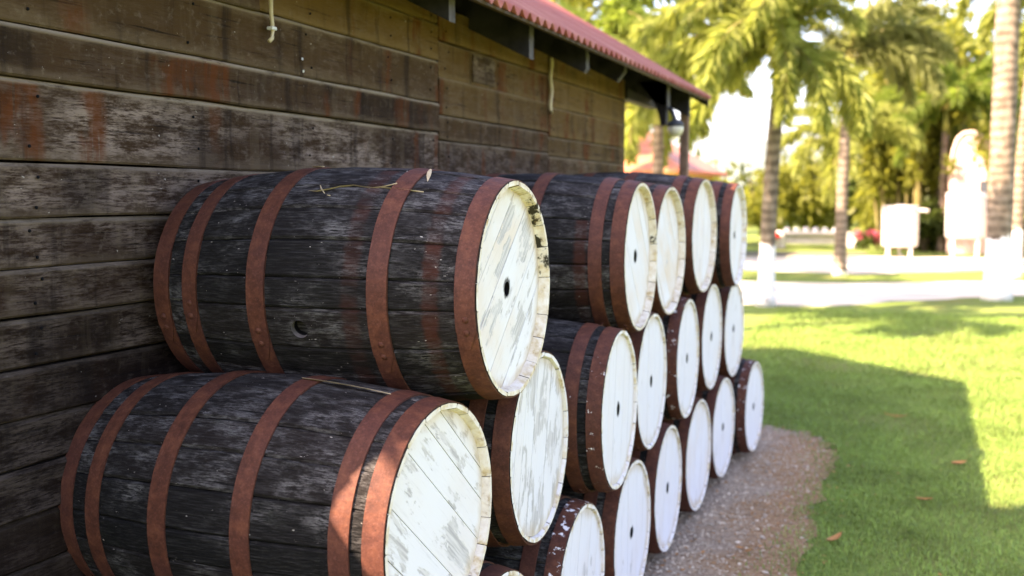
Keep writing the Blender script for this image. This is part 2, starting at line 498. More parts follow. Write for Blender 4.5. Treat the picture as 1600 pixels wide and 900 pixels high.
class MB:
    """collects simple shapes into one mesh"""
    def __init__(self):
        self.V, self.F, self.fm = [], [], []

    def add(self, V, F, mi=0):
        b = len(self.V)
        self.V += [tuple(v) for v in V]
        self.F += [tuple(i + b for i in f) for f in F]
        self.fm += [mi] * len(F)

    def box(self, lo, hi, mi=0, bev=0.0):
        x0, y0, z0 = lo
        x1, y1, z1 = hi
        if bev <= 0:
            V = [(x, y, z) for x in (x0, x1) for y in (y0, y1) for z in (z0, z1)]
            F = [(0, 1, 3, 2), (4, 6, 7, 5), (0, 4, 5, 1), (2, 3, 7, 6), (0, 2, 6, 4), (1, 5, 7, 3)]
            self.add(V, F, mi)
            return
        bm = bmesh.new()
        bmesh.ops.create_cube(bm, size=1)
        for v in bm.verts:
            v.co = Vector(((x0 + x1) / 2 + v.co.x * (x1 - x0), (y0 + y1) / 2 + v.co.y * (y1 - y0), (z0 + z1) / 2 + v.co.z * (z1 - z0)))
        bmesh.ops.bevel(bm, geom=list(bm.edges), offset=bev, segments=1, affect='EDGES')
        bm.verts.index_update()
        self.add([v.co[:] for v in bm.verts], [[v.index for v in f.verts] for f in bm.faces], mi)
        bm.free()

    def tube(self, pts, rad, n=8, mi=0, caps=True):
        pts = [Vector(p) for p in pts]
        rad = [float(q) for q in rad] if isinstance(rad, (list, tuple)) else [float(rad)] * len(pts)
        V, F = [], []
        for i, p in enumerate(pts):
            d = (pts[min(i + 1, len(pts) - 1)] - pts[max(i - 1, 0)]).normalized()
            a = d.cross(Vector((0, 0, 1)) if abs(d.z) < 0.9 else Vector((1, 0, 0))).normalized()
            b = d.cross(a)
            for k in range(n):
                q = 2 * PI * k / n
                V.append(p + rad[i] * (math.cos(q) * a + math.sin(q) * b))
        for i in range(len(pts) - 1):
            for k in range(n):
                F.append((i * n + k, i * n + (k + 1) % n, (i + 1) * n + (k + 1) % n, (i + 1) * n + k))
        if caps:
            F.append(tuple(range(n - 1, -1, -1)))
            F.append(tuple((len(pts) - 1) * n + k for k in range(n)))
        self.add(V, F, mi)

    def lathe(self, prof, n=24, mi=0, c=(0, 0, 0)):
        V, F = [], []
        for r, z in prof:
            for k in range(n):
                q = 2 * PI * k / n
                V.append((c[0] + r * math.cos(q), c[1] + r * math.sin(q), c[2] + z))
        for i in range(len(prof) - 1):
            for k in range(n):
                F.append((i * n + k, i * n + (k + 1) % n, (i + 1) * n + (k + 1) % n, (i + 1) * n + k))
        F.append(tuple(range(n - 1, -1, -1)))
        F.append(tuple((len(prof) - 1) * n + k for k in range(n)))
        self.add(V, F, mi)

    def me(self, name, mats, smooth=False):
        return mesh(name, self.V, self.F, mats, self.fm, smooth)


# ------------------------------------------------------------------ ground
def sheet(name, pts, z, mat, sub=1):
    bm = bmesh.new()
    bm.faces.new([bm.verts.new((x, y, z)) for x, y in pts])
    bmesh.ops.triangulate(bm, faces=bm.faces[:])
    me = bpy.data.meshes.new(name)
    bm.to_mesh(me)
    bm.free()
    me.materials.append(mat)
    o = ob(name, me)
    o['kind'] = 'structure'
    return o


sheet('ground', [(-400, -400), (400, -400), (400, 900), (-400, 900)], 0.0, M['lawn'])


def wavy(pts, amp, n=12, seed=3):
    """subdivide a closed outline and push its points about"""
    r = random.Random(seed)
    out = []
    for i, p in enumerate(pts):
        q = pts[(i + 1) % len(pts)]
        for k in range(n):
            f = k / n
            out.append((p[0] + (q[0] - p[0]) * f + r.uniform(-amp, amp), p[1] + (q[1] - p[1]) * f + r.uniform(-amp, amp)))
    return out


SOIL = [(1.47, 3.0), (1.465, 4.4), (1.50, 4.9), (1.46, 5.37), (1.47, 6.1), (1.45, 6.75), (1.36, 7.12), (1.15, 7.30), (0.90, 7.42),
        (0.3, 7.6), (-0.3, 7.7), (-0.3, 0.4), (1.40, 0.4), (1.45, 1.7)]
sheet('soil', wavy(SOIL, 0.055, 6), 0.006, M['dirt'])
sheet('sandy_path', wavy([(-14, 15.4), (0.2, 16.0), (3.2, 19.0), (12, 22), (14, 24), (3.6, 22.5), (0.2, 20.6), (-14, 19.5)], 0.10, 9, 5), 0.004, M['sand'])
sheet('sandy_yard', wavy([(-4, 24.0), (0.5, 23.4), (3.4, 25.6), (14, 26.5), (14, 33.0), (1.8, 31.0), (0.3, 30.6), (-2.0, 29.4), (-14, 28.0), (-14, 25)], 0.10, 9, 6), 0.004, M['sand'])
sheet('road', wavy([(-20, 29.2), (-2.0, 29.9), (0.4, 31.2), (0.2, 32.6), (-2.4, 31.6), (-20, 31.0)], 0.06, 6, 8), 0.008, M['tar'])


def inside(poly, x, y):
    c = False
    j = len(poly) - 1
    for i in range(len(poly)):
        xi, yi = poly[i]
        xj, yj = poly[j]
        if (yi > y) != (yj > y) and x < (xj - xi) * (y - yi) / (yj - yi) + xi:
            c = not c
        j = i
    return c


def grass_blades():
    out = []
    for (x0, x1, y0, y1, dens, ln, wd) in ((1.15, 3.0, 3.9, 7.0, 9000, 0.036, 0.0042), (0.6, 4.2, 7.0, 10.0, 4200, 0.040, 0.006),
                                           (0.0, 6.0, 10.0, 15.6, 1500, 0.045, 0.010)):
        n = int((x1 - x0) * (y1 - y0) * dens)
        x = rng.uniform(x0, x1, n)
        y = rng.uniform(y0, y1, n)
        keep = np.array([not inside(SOIL, a + rng.normal(0, 0.10), b + rng.normal(0, 0.10)) for a, b in zip(x, y)])
        # thin patches
        keep &= (np.sin(x * 5.1 + 1.7 * np.sin(y * 2.3)) * np.sin(y * 3.7 + 1.1) + rng.uniform(-0.6, 1.4, n)) > -0.35
        x, y = x[keep], y[keep]
        n = len(x)
        a = rng.uniform(0, 2 * PI, n)
        lean = rng.uniform(0.2, 1.15, n)
        L = ln * rng.uniform(0.5, 1.3, n)
        w = wd * rng.uniform(0.7, 1.3, n)
        dx, dy = np.cos(a), np.sin(a)
        b = np.stack([x, y, np.zeros(n)], -1)
        side = np.stack([-dy, dx, np.zeros(n)], -1) * w[:, None] * 0.5
        mid = b + np.stack([dx * L * 0.35 * lean, dy * L * 0.35 * lean, L * 0.62], -1)
        tip = b + np.stack([dx * L * lean, dy * L * lean, L * (1.15 - 0.6 * lean)], -1)
        out.append(np.stack([b - side * 0.8, mid + side, tip, mid - side], 1))
    return np.concatenate(out)


g = ob('grass', fast_quads('grass', grass_blades(), M['grass']))
g['kind'] = 'stuff'


def pebbles():
    bm = bmesh.new()
    bmesh.ops.create_icosphere(bm, subdivisions=1, radius=1)
    ico = np.array([v.co[:] for v in bm.verts])
    tri = np.array([[v.index for v in f.verts] for f in bm.faces])
    bm.free()
    P = []
    n = 0
    while n < 6000:
        y = random.uniform(3.6, 7.5)
        x = 0.75 + abs(random.gauss(0, 0.36))
        if not inside(SOIL, x, y) or x < 0.7:
            continue
        s = min(0.013, 0.0026 + random.expovariate(1 / 0.0017))
        v = ico * np.array([s * random.uniform(0.8, 1.4), s * random.uniform(0.8, 1.3), s * 0.65]) * rng.uniform(0.85, 1.15, (12, 1)) + np.array([x, y, 0.006 + s * 0.3])
        P.append(v[tri])
        n += 1
    return np.concatenate(P)


def litter():
    P = []
    for i in range(520):
        x, y = 0.8 + abs(random.gauss(0, 0.42)), random.uniform(3.7, 7.4)
        if random.random() < 0.2:
            x += random.uniform(0, 0.8)
        a = random.uniform(0, 2 * PI)
        L, w = random.uniform(0.012, 0.04), random.uniform(0.002, 0.008)
        d, n_ = np.array([math.cos(a), math.sin(a), random.uniform(-0.1, 0.25)]), np.array([-math.sin(a), math.cos(a), 0.2])
        c = np.array([x, y, 0.016])
        P.append([c - d * L / 2, c + n_ * w, c + d * L / 2, c - n_ * w])
    return np.array(P)


g = ob('leaf_litter', fast_quads('leaf_litter', litter(), M['dry']))
g['kind'] = 'stuff'
g = ob('gravel', fast_quads('gravel', pebbles(), M['pebble'], 3))
g['kind'] = 'stuff'

# ------------------------------------------------------------------ the shed
M_PITCH = 0.614
EAVE_X, EAVE_Z = 0.38, 2.372
Y_NEAR, Y_FAR = 0.985, 6.88
Y_VERGE = 7.90
shed = thing('wooden_shed', 'long weathered plank shed with red corrugated roof behind the stacked barrels', 'shed', (0, 0, 0))


def plank(y0, y1, z0, z1, proud, olive=0.0, silver=0.8, rust=0.5, seed=0, x=0.0, tilt=0.0, damp=0.0, worn=0.3):  # damp: painted shade amount; worn: strength of the paler top edge band
    """one horizontal wall board along y; its outer face is uneven and its arrises are chamfered"""
    r = random.Random(seed * 131 + 7)
    n = max(3, int((y1 - y0) / 0.22))
    h = z1 - z0
    V, F = [], []
    for i in range(n + 1):
        y = (y1 - y0) * i / n - (0.0015 if i == n else 0)
        dz = r.uniform(-0.0025, 0.0025)
        dt = r.uniform(-0.002, 0.002)
        w = r.uniform(-0.0018, 0.0018)
        lo, hi = 0.0015 + dz, h - 0.0025 + dt
        prof = [(-0.02, lo), (proud + w - 0.005, lo), (proud + w, lo + 0.005), (proud + w - 0.2 * proud + r.uniform(-.001, .001), h * 0.5),
                (proud * (1 - tilt) + w, hi - 0.009), (proud * (1 - tilt) + w - 0.009, hi), (-0.02, hi)]
        V += [(px, y, pz) for px, pz in prof]
    k = 7
    for i in range(n):
        for j in range(k - 1):
            F.append((i * k + j, (i + 1) * k + j, (i + 1) * k + j + 1, i * k + j + 1))
    F.append(tuple(range(k)))
    F.append(tuple(n * k + j for j in range(k - 1, -1, -1)))
    me = mesh('plank', V, F, M['plank'])
    return ob('plank', me, shed, (x, y0, z0), olive=olive, silver=silver, rust=rust, edge=h, damp=damp, worn=worn)  # damp: painted shade; worn: paler top edge band


# left section, bottom to top (z breaks read off the photograph)
zl = [0.02, 0.14, 0.27, 0.39, 0.51, 0.63, 0.75, 0.87, 0.99, 1.105, 1.225, 1.345, 1.461, 1.578, 1.710, 1.905, 2.028, 2.206, 2.36, 2.47]
for i in range(len(zl) - 1):
    z0, z1 = zl[i], zl[i + 1]
    ol = {15: 0.12, 16: 0.22, 17: 0.85, 18: 0.95, 14: 0.05}.get(i, 0.0)
    sv = {15: 0.10, 16: 0.14, 14: 0.95, 13: 0.75, 12: 0.7, 11: 0.7, 10: 0.8, 9: 0.4, 17: 0.15, 18: 0.15}.get(i, 0.6)
    ru = {13: 0.15, 12: 0.1, 11: 0.1, 10: 0.0, 9: 0.1}.get(i, 0.9 if i > 13 else 0.1)
    shade_amt = max(0.0, min(0.9, (1.50 - z0) * 2.0)) if z0 < 1.47 else 0.0  # lower boards darkened to paint in the low light behind the barrels
    pr = [0.012, 0.017, 0.014, 0.019][i % 4] + (0.006 if i in (15, 16) else 0)
    if i == 17:
        plank(Y_NEAR, 2.63, z0 - 0.006, z1, 0.030, 0.12, 0.25, 0.3, 40)
        plank(2.635, 3.935, z0, z1, pr, ol, sv, ru, 41)
    elif i < 14 and i % 3 == 0:
        ym = 1.9 + (i * 0.47) % 1.6
        plank(Y_NEAR, ym, z0, z1, pr, ol, sv, ru, i, damp=shade_amt)
        plank(ym + 0.004, 3.935, z0, z1, pr + 0.002, ol, sv, ru, i + 60, damp=shade_amt)
    else:
        plank(Y_NEAR, 3.935, z0, z1, pr, ol, sv, ru, i, damp=shade_amt, worn=0.8 if i in (14, 15, 16) else 0.25)  # worn: paler top edge band, stronger on these boards
# middle and far sections
zr = [0.02, 0.20, 0.40, 0.62, 0.84, 1.06, 1.27, 1.46, 1.66, 1.862, 1.971, 2.135, 2.295, 2.44]
for sec, (ya, yb) in enumerate(((3.945, 5.335), (5.343, Y_FAR))):
    for i in range(len(zr) - 1):
        o_ = (0.010, -0.008)[sec] if i < 11 else (0.0, -0.01)[sec]
        z0, z1 = zr[i] + (o_ if i else 0), zr[i + 1] + o_
        ol = [0.12, 0.25, 0.6, 0.7, 0.95][max(0, i - 8)] if i >= 8 else 0.0
        if sec == 1:
            ol = min(1, ol + 0.25)
        plank(ya, yb, z0, z1, 0.018 - 0.004 * (i % 2), ol, 0.5 if i < 9 else 0.18, 0.95, 100 + sec * 40 + i)
# a darker replaced piece let into the middle section
plank(4.30, 4.56, 2.150, 2.285, 0.021, 0.15, 0.9, 0.0, 300)

mb = MB()
mb.box((-0.05, Y_FAR + 0.002, 0), (0.006, Y_FAR + 0.05, 2.40), bev=0.004)
ob('corner_post', mb.me('corner_post', M['dark_timber']), shed)
mb = MB()
mb.box((-0.04, 3.9365, 0.02), (0.010, 3.9435, 2.42))
ob('joint_strip', mb.me('joint_strip', M['dark_timber']), shed)
# gable walls and back wall
RIDGE_X = -3.0


def gable(name, y0, y1):
    prof = [(-0.021, 0), (-0.021, 2.42), (RIDGE_X, 2.42 + M_PITCH * (-RIDGE_X - 0.021)), (2 * RIDGE_X, 2.42), (2 * RIDGE_X, 0)]
    k = len(prof)
    V = [(x, y, z) for y in (y0, y1) for x, z in prof]
    F = [tuple(range(k)), tuple(k + i for i in range(k - 1, -1, -1))] + [(i, i + k, (i + 1) % k + k, (i + 1) % k) for i in range(k)]
    ob(name, mesh(name, V, F, M['plank']), shed, olive=0.2, silver=0.6, rust=0.3, edge=9.0)


gable('gable_wall', Y_NEAR, Y_NEAR + 0.05)
gable('gable_wall', Y_FAR - 0.06, Y_FAR)
mb = MB()
mb.box((2 * RIDGE_X - 0.05, Y_NEAR, 0), (2 * RIDGE_X - 0.001, Y_FAR, 2.42))
ob('back_wall', mb.me('back_wall', M['plank']), shed, olive=0.2, silver=0.6, rust=0.3, edge=9.0)


def roof_z(x):
    return EAVE_Z + M_PITCH * (EAVE_X - x)


# corrugated sheets, front slope and back slope
PITCHW, AMP = 0.093, 0.017


def roof_sheet(y0, y1, front=True):
    n = int(round((y1 - y0) / PITCHW * 8))
    V, F = [], []
    for i in range(n + 1):
        y = y0 + (y1 - y0) * i / n
        w = AMP * math.cos(2 * PI * y / PITCHW)
        for x in (EAVE_X + 0.03, RIDGE_X):
            z = roof_z(x) + 0.022 + w
            xx = x if front else 2 * RIDGE_X - x
            V.append((xx, y, z))
    for i in range(n):
        F.append((2 * i, 2 * i + 2, 2 * i + 3, 2 * i + 1))
    me = mesh('roof_sheet', V, F, M['roof'], smooth=True)
    o = ob('roof_sheet', me, shed)
    md = o.modifiers.new('thickness', 'SOLIDIFY')
    md.thickness = 0.003
    return o


yy = Y_NEAR - 0.01
edges = []
while yy < Y_VERGE - 0.01:
    edges.append((yy, min(Y_VERGE, yy + 0.93)))
    yy += 0.93
for a, b_ in edges:
    roof_sheet(a, b_)
    roof_sheet(a, b_, False)


# boarding under the sheets
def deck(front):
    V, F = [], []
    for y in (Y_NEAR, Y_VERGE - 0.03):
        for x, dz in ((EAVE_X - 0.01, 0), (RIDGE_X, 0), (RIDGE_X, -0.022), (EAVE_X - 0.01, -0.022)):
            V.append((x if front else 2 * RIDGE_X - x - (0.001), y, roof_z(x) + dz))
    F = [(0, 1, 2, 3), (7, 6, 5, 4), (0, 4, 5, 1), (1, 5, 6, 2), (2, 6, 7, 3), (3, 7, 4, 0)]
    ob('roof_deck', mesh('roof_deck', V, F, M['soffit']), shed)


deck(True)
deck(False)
mb = MB()
mb.box((EAVE_X - 0.008, Y_NEAR, EAVE_Z - 0.020), (EAVE_X + 0.012, Y_VERGE - 0.02, EAVE_Z - 0.004), bev=0.002)
ob('fascia_board', mb.me('fascia_board', M['fascia']), shed)


def barge(y0, y1):
    V, F = [], []
    for y in (y0, y1):
        for x, dz in ((EAVE_X + 0.012, 0.0), (RIDGE_X, 0.0), (RIDGE_X, -0.085), (EAVE_X + 0.012, -0.06)):
            V.append((x, y, roof_z(x) + dz))
    F = [(0, 1, 2, 3), (7, 6, 5, 4), (0, 4, 5, 1), (1, 5, 6, 2), (2, 6, 7, 3), (3, 7, 4, 0)]
    ob('barge_board', mesh('barge_board', V, F, M['dark_timber']), shed)


barge(Y_VERGE - 0.029, Y_VERGE - 0.004)


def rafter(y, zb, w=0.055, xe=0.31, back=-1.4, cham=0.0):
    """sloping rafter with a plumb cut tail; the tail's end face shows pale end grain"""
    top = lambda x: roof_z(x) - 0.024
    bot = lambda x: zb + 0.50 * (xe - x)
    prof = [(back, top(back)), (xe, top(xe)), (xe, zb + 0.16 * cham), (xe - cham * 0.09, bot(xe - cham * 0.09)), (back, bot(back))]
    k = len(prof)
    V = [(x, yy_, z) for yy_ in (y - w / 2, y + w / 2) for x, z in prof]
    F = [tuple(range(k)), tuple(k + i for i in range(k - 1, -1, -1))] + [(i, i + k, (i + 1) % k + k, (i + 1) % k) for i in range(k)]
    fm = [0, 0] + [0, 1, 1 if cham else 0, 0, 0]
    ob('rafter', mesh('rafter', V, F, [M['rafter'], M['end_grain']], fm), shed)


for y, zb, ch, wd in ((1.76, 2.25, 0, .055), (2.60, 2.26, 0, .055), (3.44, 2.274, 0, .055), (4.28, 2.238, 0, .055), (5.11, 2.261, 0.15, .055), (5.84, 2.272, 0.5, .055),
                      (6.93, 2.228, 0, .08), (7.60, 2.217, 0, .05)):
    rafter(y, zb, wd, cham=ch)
# porch post, wall plate beyond the corner and a curved knee brace
mb = MB()
mb.box((0.222, 7.70 - 0.03, 0), (0.284, 7.70 + 0.03, 2.40), bev=0.006)
ob('porch_post', mb.me('porch_post', M['post']), shed)
mb = MB()
mb.box((-0.06, Y_FAR + 0.05, 2.30), (0.02, Y_VERGE - 0.05, 2.40), bev=0.004)
ob('wall_plate', mb.me('wall_plate', M['dark_timber']), shed)
V, F = [], []
ns = 9
for y in (6.89, 6.97):
    for i in range(ns):
        f = i / (ns - 1)
        V.append((0.265 - 0.16 * f ** 1.8, y, 2.11 + 0.30 * f))      # inner curve
        V.append((0.30, y, 2.11 + 0.30 * f))
k = ns * 2
for i in range(ns - 1):
    a, b_, c_, d_ = 2 * i, 2 * i + 1, 2 * i + 3, 2 * i + 2
    F += [(a, b_, c_, d_), (d_ + k, c_ + k, b_ + k, a + k), (a, d_, d_ + k, a + k), (b_, b_ + k, c_ + k, c_)]
F += [(0, k, k + 1, 1), (k - 2, k - 1, 2 * k - 1, 2 * k - 2)]
ob('knee_brace', mesh('knee_brace', V, F, M['dark_timber']), shed)

# conduits clipped to the wall
mb = MB()
mb.tube([(0.040, 2.672, 2.44), (0.040, 2.672, 2.20), (0.041, 2.678, 2.150), (0.042, 2.672, 2.125), (0.043, 2.655, 2.113)], 0.0065, 8)
cd = ob('conduit', mb.me('conduit', M['conduit'], True), shed)
mb = MB()
mb.box((0.030, 2.660, 2.150), (0.052, 2.686, 2.160), bev=0.002)
ob('clip', mb.me('clip', M['clip']), cd)
mb = MB()
mb.tube([(0.034, 5.325 + 0.012 * math.sin(i * 1.1), 2.385 - 0.3 * i / 12) for i in range(13)], 0.010, 8)
ob('conduit', mb.me('conduit', M['conduit'], True), shed)
# two nail heads
for y, z in ((2.87, 2.085), (2.875, 2.045)):
    mb = MB()
    mb.lathe([(0.0045, 0), (0.0045, 0.002), (0.002, 0.0032)], 10)
    ob('nail', mb.me('nail', M['clip']), shed, (0.024, y, z), (0, PI / 2, 0))

mb = MB()
mb.lathe([(0.0042, -0.001), (0.004, 0.0016), (0.002, 0.0026)], 8)
NAIL = mb.me('nail', M['bung'])
r = random.Random(21)
for y0 in (1.72, 2.31, 2.92, 3.50, 3.87, 4.02, 4.62, 5.22, 5.42, 6.05, 6.7):
    zz = zl if y0 < 3.94 else zr
    for i in range(10 if y0 < 3.94 else 8, len(zz) - 1):
        for f in (0.24, 0.76):
            ob('nail', NAIL, shed, (0.0195 if y0 < 3.94 else 0.0165, y0 + r.uniform(-0.02, 0.02), zz[i] + (zz[i + 1] - zz[i]) * (f + r.uniform(-0.06, 0.06))), (0, PI / 2, 0))

# lamp that hangs from the eave beyond the corner
lamp = thing('wall_lamp', 'round glass lamp hanging below the eave beyond the shed corner', 'lamp', (0.366, 6.90, 2.036))
mb = MB()
mb.tube([(-0.06, 0.06, 0.20), (-0.03, 0.03, 0.17), (0, 0, 0.10)], 0.014, 8)
ob('lamp_arm', mb.me('lamp_arm', M['lamp_metal'], True), lamp)
mb = MB()
mb.lathe([(0.015, 0.112), (0.035, 0.105), (0.054, 0.085), (0.058, 0.066)], 20)
ob('lamp_shade', mb.me('lamp_shade', M['lamp_metal'], True), lamp)
mb = MB()
mb.lathe([(0.055, 0.065), (0.053, 0.038), (0.040, 0.012), (0.018, 0.001), (0.004, 0.0)], 20)
ob('lamp_glass', mb.me('lamp_glass', M['lamp_glass'], True), lamp)

# ------------------------------------------------------------------ barrels
HL = 0.46          # half length
RE, RB = 0.2795, 0.319


def prof_r(x):
    return RE + (RB - RE) * (1 - (x / HL) ** 2)


def stave_mesh(name, deg, hole=None):
    w = R_(deg) - 0.0062
    xs = [-HL, -HL + 0.032, -0.30, -0.15, 0.0, 0.15, 0.30, HL - 0.032, HL]
    if hole is not None:
        xs = sorted(set(xs + [hole - 0.05, hole + 0.05]) - {0.0})
    th, bev = 0.024, 0.0058
    da = bev / 0.3
    V, F, fm = [], [], []
    k = 7
    for x in xs:
        r = prof_r(x)
        t = 0.0095 if abs(x) > HL - 0.001 else th
        jr = random.uniform(-0.0008, 0.0008)
        be = 0.0018 if abs(x) > HL - 0.04 else bev
        for a, rr in ((-w / 2, r - be), (-w / 2 + da, r + jr), (0, r + jr), (w / 2 - da, r + jr), (w / 2, r - be), (w / 2, r - t), (-w / 2, r - t)):
            V.append((x, rr * math.cos(a), rr * math.sin(a)))
    for i in range(len(xs) - 1):
        rim = i == len(xs) - 2
        for j in range(k):
            if hole is not None and abs((xs[i] + xs[i + 1]) / 2 - hole) < 0.01 and j in (1, 2):
                continue
            F.append((i * k + j, i * k + (j + 1) % k, (i + 1) * k + (j + 1) % k, (i + 1) * k + j))
            fm.append(1 if rim and j == 5 else 0)
    F.append(tuple(range(k - 1, -1, -1)))
    fm.append(0)
    e = (len(xs) - 1) * k
    F.append(tuple(e + j for j in range(k)))
    fm.append(1)
    if hole is not None:
        ha = w / 2 - da
        ang = sorted(set([2 * PI * q / 24 for q in range(24)] + [math.atan2(sy * ha, sx * 0.05 / 0.317) % (2 * PI) for sx in (1, -1) for sy in (1, -1)]))
        n = len(ang)
        b0 = len(V)
        hw = 0.05
        hr = 0.0235
        for q in ang:
            ca, sa = math.cos(q), math.sin(q)
            s = min(hw / abs(ca) if abs(ca) > 1e-9 else 9, (ha * 0.317) / abs(sa) if abs(sa) > 1e-9 else 9)
            for rad, dep in ((s, 0), (hr, 0), (hr - 0.0005, 0.0135), (hr * 0.98, 0.06)):
                x = hole + rad * ca
                r = prof_r(x) - dep
                an = rad * sa / 0.317
                V.append((x, r * math.cos(an), r * math.sin(an)))
        for i in range(n):
            a, b_ = b0 + i * 4, b0 + (i + 1) % n * 4
            for j in range(3):
                F.append((a + j, b_ + j, b_ + j + 1, a + j + 1))
                fm.append((0, 2, 3)[j])
        F.append(tuple(b0 + i * 4 + 3 for i in range(n)))
        fm.append(3)
    me = mesh(name, V, F, [M['stave'], M['chime'], M['hole_wall'], M['bung']], fm)
    return me


STAVE_W = [19, 15, 17.5, 14, 18.5, 16, 20, 15, 17, 18, 14, 19.5, 16, 18, 15.5, 19, 17, 14.5, 18.5, 15, 17.5]
STAVE_W[-1] += 360 - sum(STAVE_W)
STAVE_ME = {}
for wd in set(STAVE_W):
    STAVE_ME[wd] = stave_mesh('stave', wd)

# hoops: left edge positions measured from the head end, and widths
HOOP_X = {'head_b': (-0.46, -0.408), 'quarter_b': (-0.358, -0.312), 'bilge_b': (-0.150, -0.098), 'bilge_f': (0.085, 0.135), 'quarter_f': (0.330, 0.378), 'head_f': (0.408, 0.457),
          'bilge_ff': (0.188, 0.240), 'head_ff': (0.405, 0.456)}
HOOP_ME = {}


def hoop_mesh(x0, x1):
    n = 72
    over = 10
    V, F = [], []
    tot = n + over
    for i in range(tot + 1):
        a = 2 * PI * i / n
        lift = 0.0
        if i > n - 2:
            lift = 0.0030 * min(1, (i - n + 2) / 2.0)
        trim = 0.0
        if i >= tot - 1:
            trim = (0.010, 0.021)[i - tot + 1] * (x1 - x0) / 0.05
        xa, xb = x0 + trim, x1 - trim
        for x, dr in ((xa, -0.001), (xa, 0.0035), (xb, 0.0035), (xb, -0.001)):
            r = prof_r(x) + dr + lift
            V.append((x, r * math.cos(a), r * math.sin(a)))
    for i in range(tot):
        for j in range(4):
            F.append((i * 4 + j, i * 4 + (j + 1) % 4, (i + 1) * 4 + (j + 1) % 4, (i + 1) * 4 + j))
    F.append((0, 1, 2, 3))
    F.append((tot * 4 + 3, tot * 4 + 2, tot * 4 + 1, tot * 4))
    return mesh('hoop', V, F, M['hoop'])


mb = MB()
mb.lathe([(0.0085, -0.002), (0.008, 0.0018), (0.005, 0.0038), (0.0015, 0.0045)], 12)
RIVET_ME = mb.me('rivet', M['rivet'], True)


# head boards: straight strips of a disc, the middle one with the bung hole
def head_boards(rad, hole):
    cuts = [-rad + 0.001, -0.175, -0.088, -0.046, 0.050, 0.135, 0.198, rad - 0.001]
    cuts = [-rad + 0.001, -0.168, -0.072, 0.060, 0.150, 0.212, rad - 0.001]
    res = []
    for i in range(len(cuts) - 1):
        a, b_ = cuts[i] + 0.0013, cuts[i + 1] - 0.0013
        d = random.uniform(-0.0012, 0.0012)
        hasH = hole and a < 0 < b_
        zs = [a + (b_ - a) * q / 6 for q in range(7)]
        outl = [(math.sqrt(max(0, rad * rad - z * z)), z) for z in zs] + [(-math.sqrt(max(0, rad * rad - z * z)), z) for z in reversed(zs)]
        V, F, fm = [], [], []
        if not hasH:
            n = len(outl)
            V = [(d, y, z) for y, z in outl] + [(d - 0.02, y, z) for y, z in outl]
            F = [tuple(range(n)), tuple(2 * n - 1 - q for q in range(n))] + [(q, q + n, (q + 1) % n + n, (q + 1) % n) for q in range(n)]
            fm = [0] * len(F)
        else:
            # densify the outline so the fan about the hole keeps the board's shape
            o2 = []
            for q in range(len(outl)):
                p, p2 = outl[q], outl[(q + 1) % len(outl)]
                m = 1 if abs(p[0] - p2[0]) < 0.1 else 8
                for s in range(m):
                    o2.append((p[0] + (p2[0] - p[0]) * s / m, p[1] + (p2[1] - p[1]) * s / m))
            n = len(o2)
            hr = 0.0195
            ang = [math.atan2(z, y) for y, z in o2]
            ring = [(hr * math.cos(q), hr * math.sin(q)) for q in ang]
            V = [(d, y, z) for y, z in o2] + [(d, y, z) for y, z in ring] + [(d - 0.02, y, z) for y, z in ring] + [(d - 0.02, y, z) for y, z in o2] + [(d - 0.07, y * 1.2, z * 1.2) for y, z in ring]
            for q in range(n):
                p = (q + 1) % n
                F += [(q, p, n + p, n + q), (n + q, n + p, 2 * n + p, 2 * n + q), (2 * n + q, 2 * n + p, 4 * n + p, 4 * n + q), (q, 3 * n + q, 3 * n + p, p)]
                fm += [0, 1, 1, 0]
            F.append(tuple(4 * n + q for q in range(n)))
            fm.append(1)
        res.append(mesh('head_board', V, F, [M['head'], M['bung']], fm))
    return res


BOARDS = {h: head_boards(0.262, h) for h in (True, False)}
mb = MB()
mb.lathe([(0.262, 0), (0.262, 0.02)], 32)
BACK_ME = mb.me('back_head', M['dark_timber'])


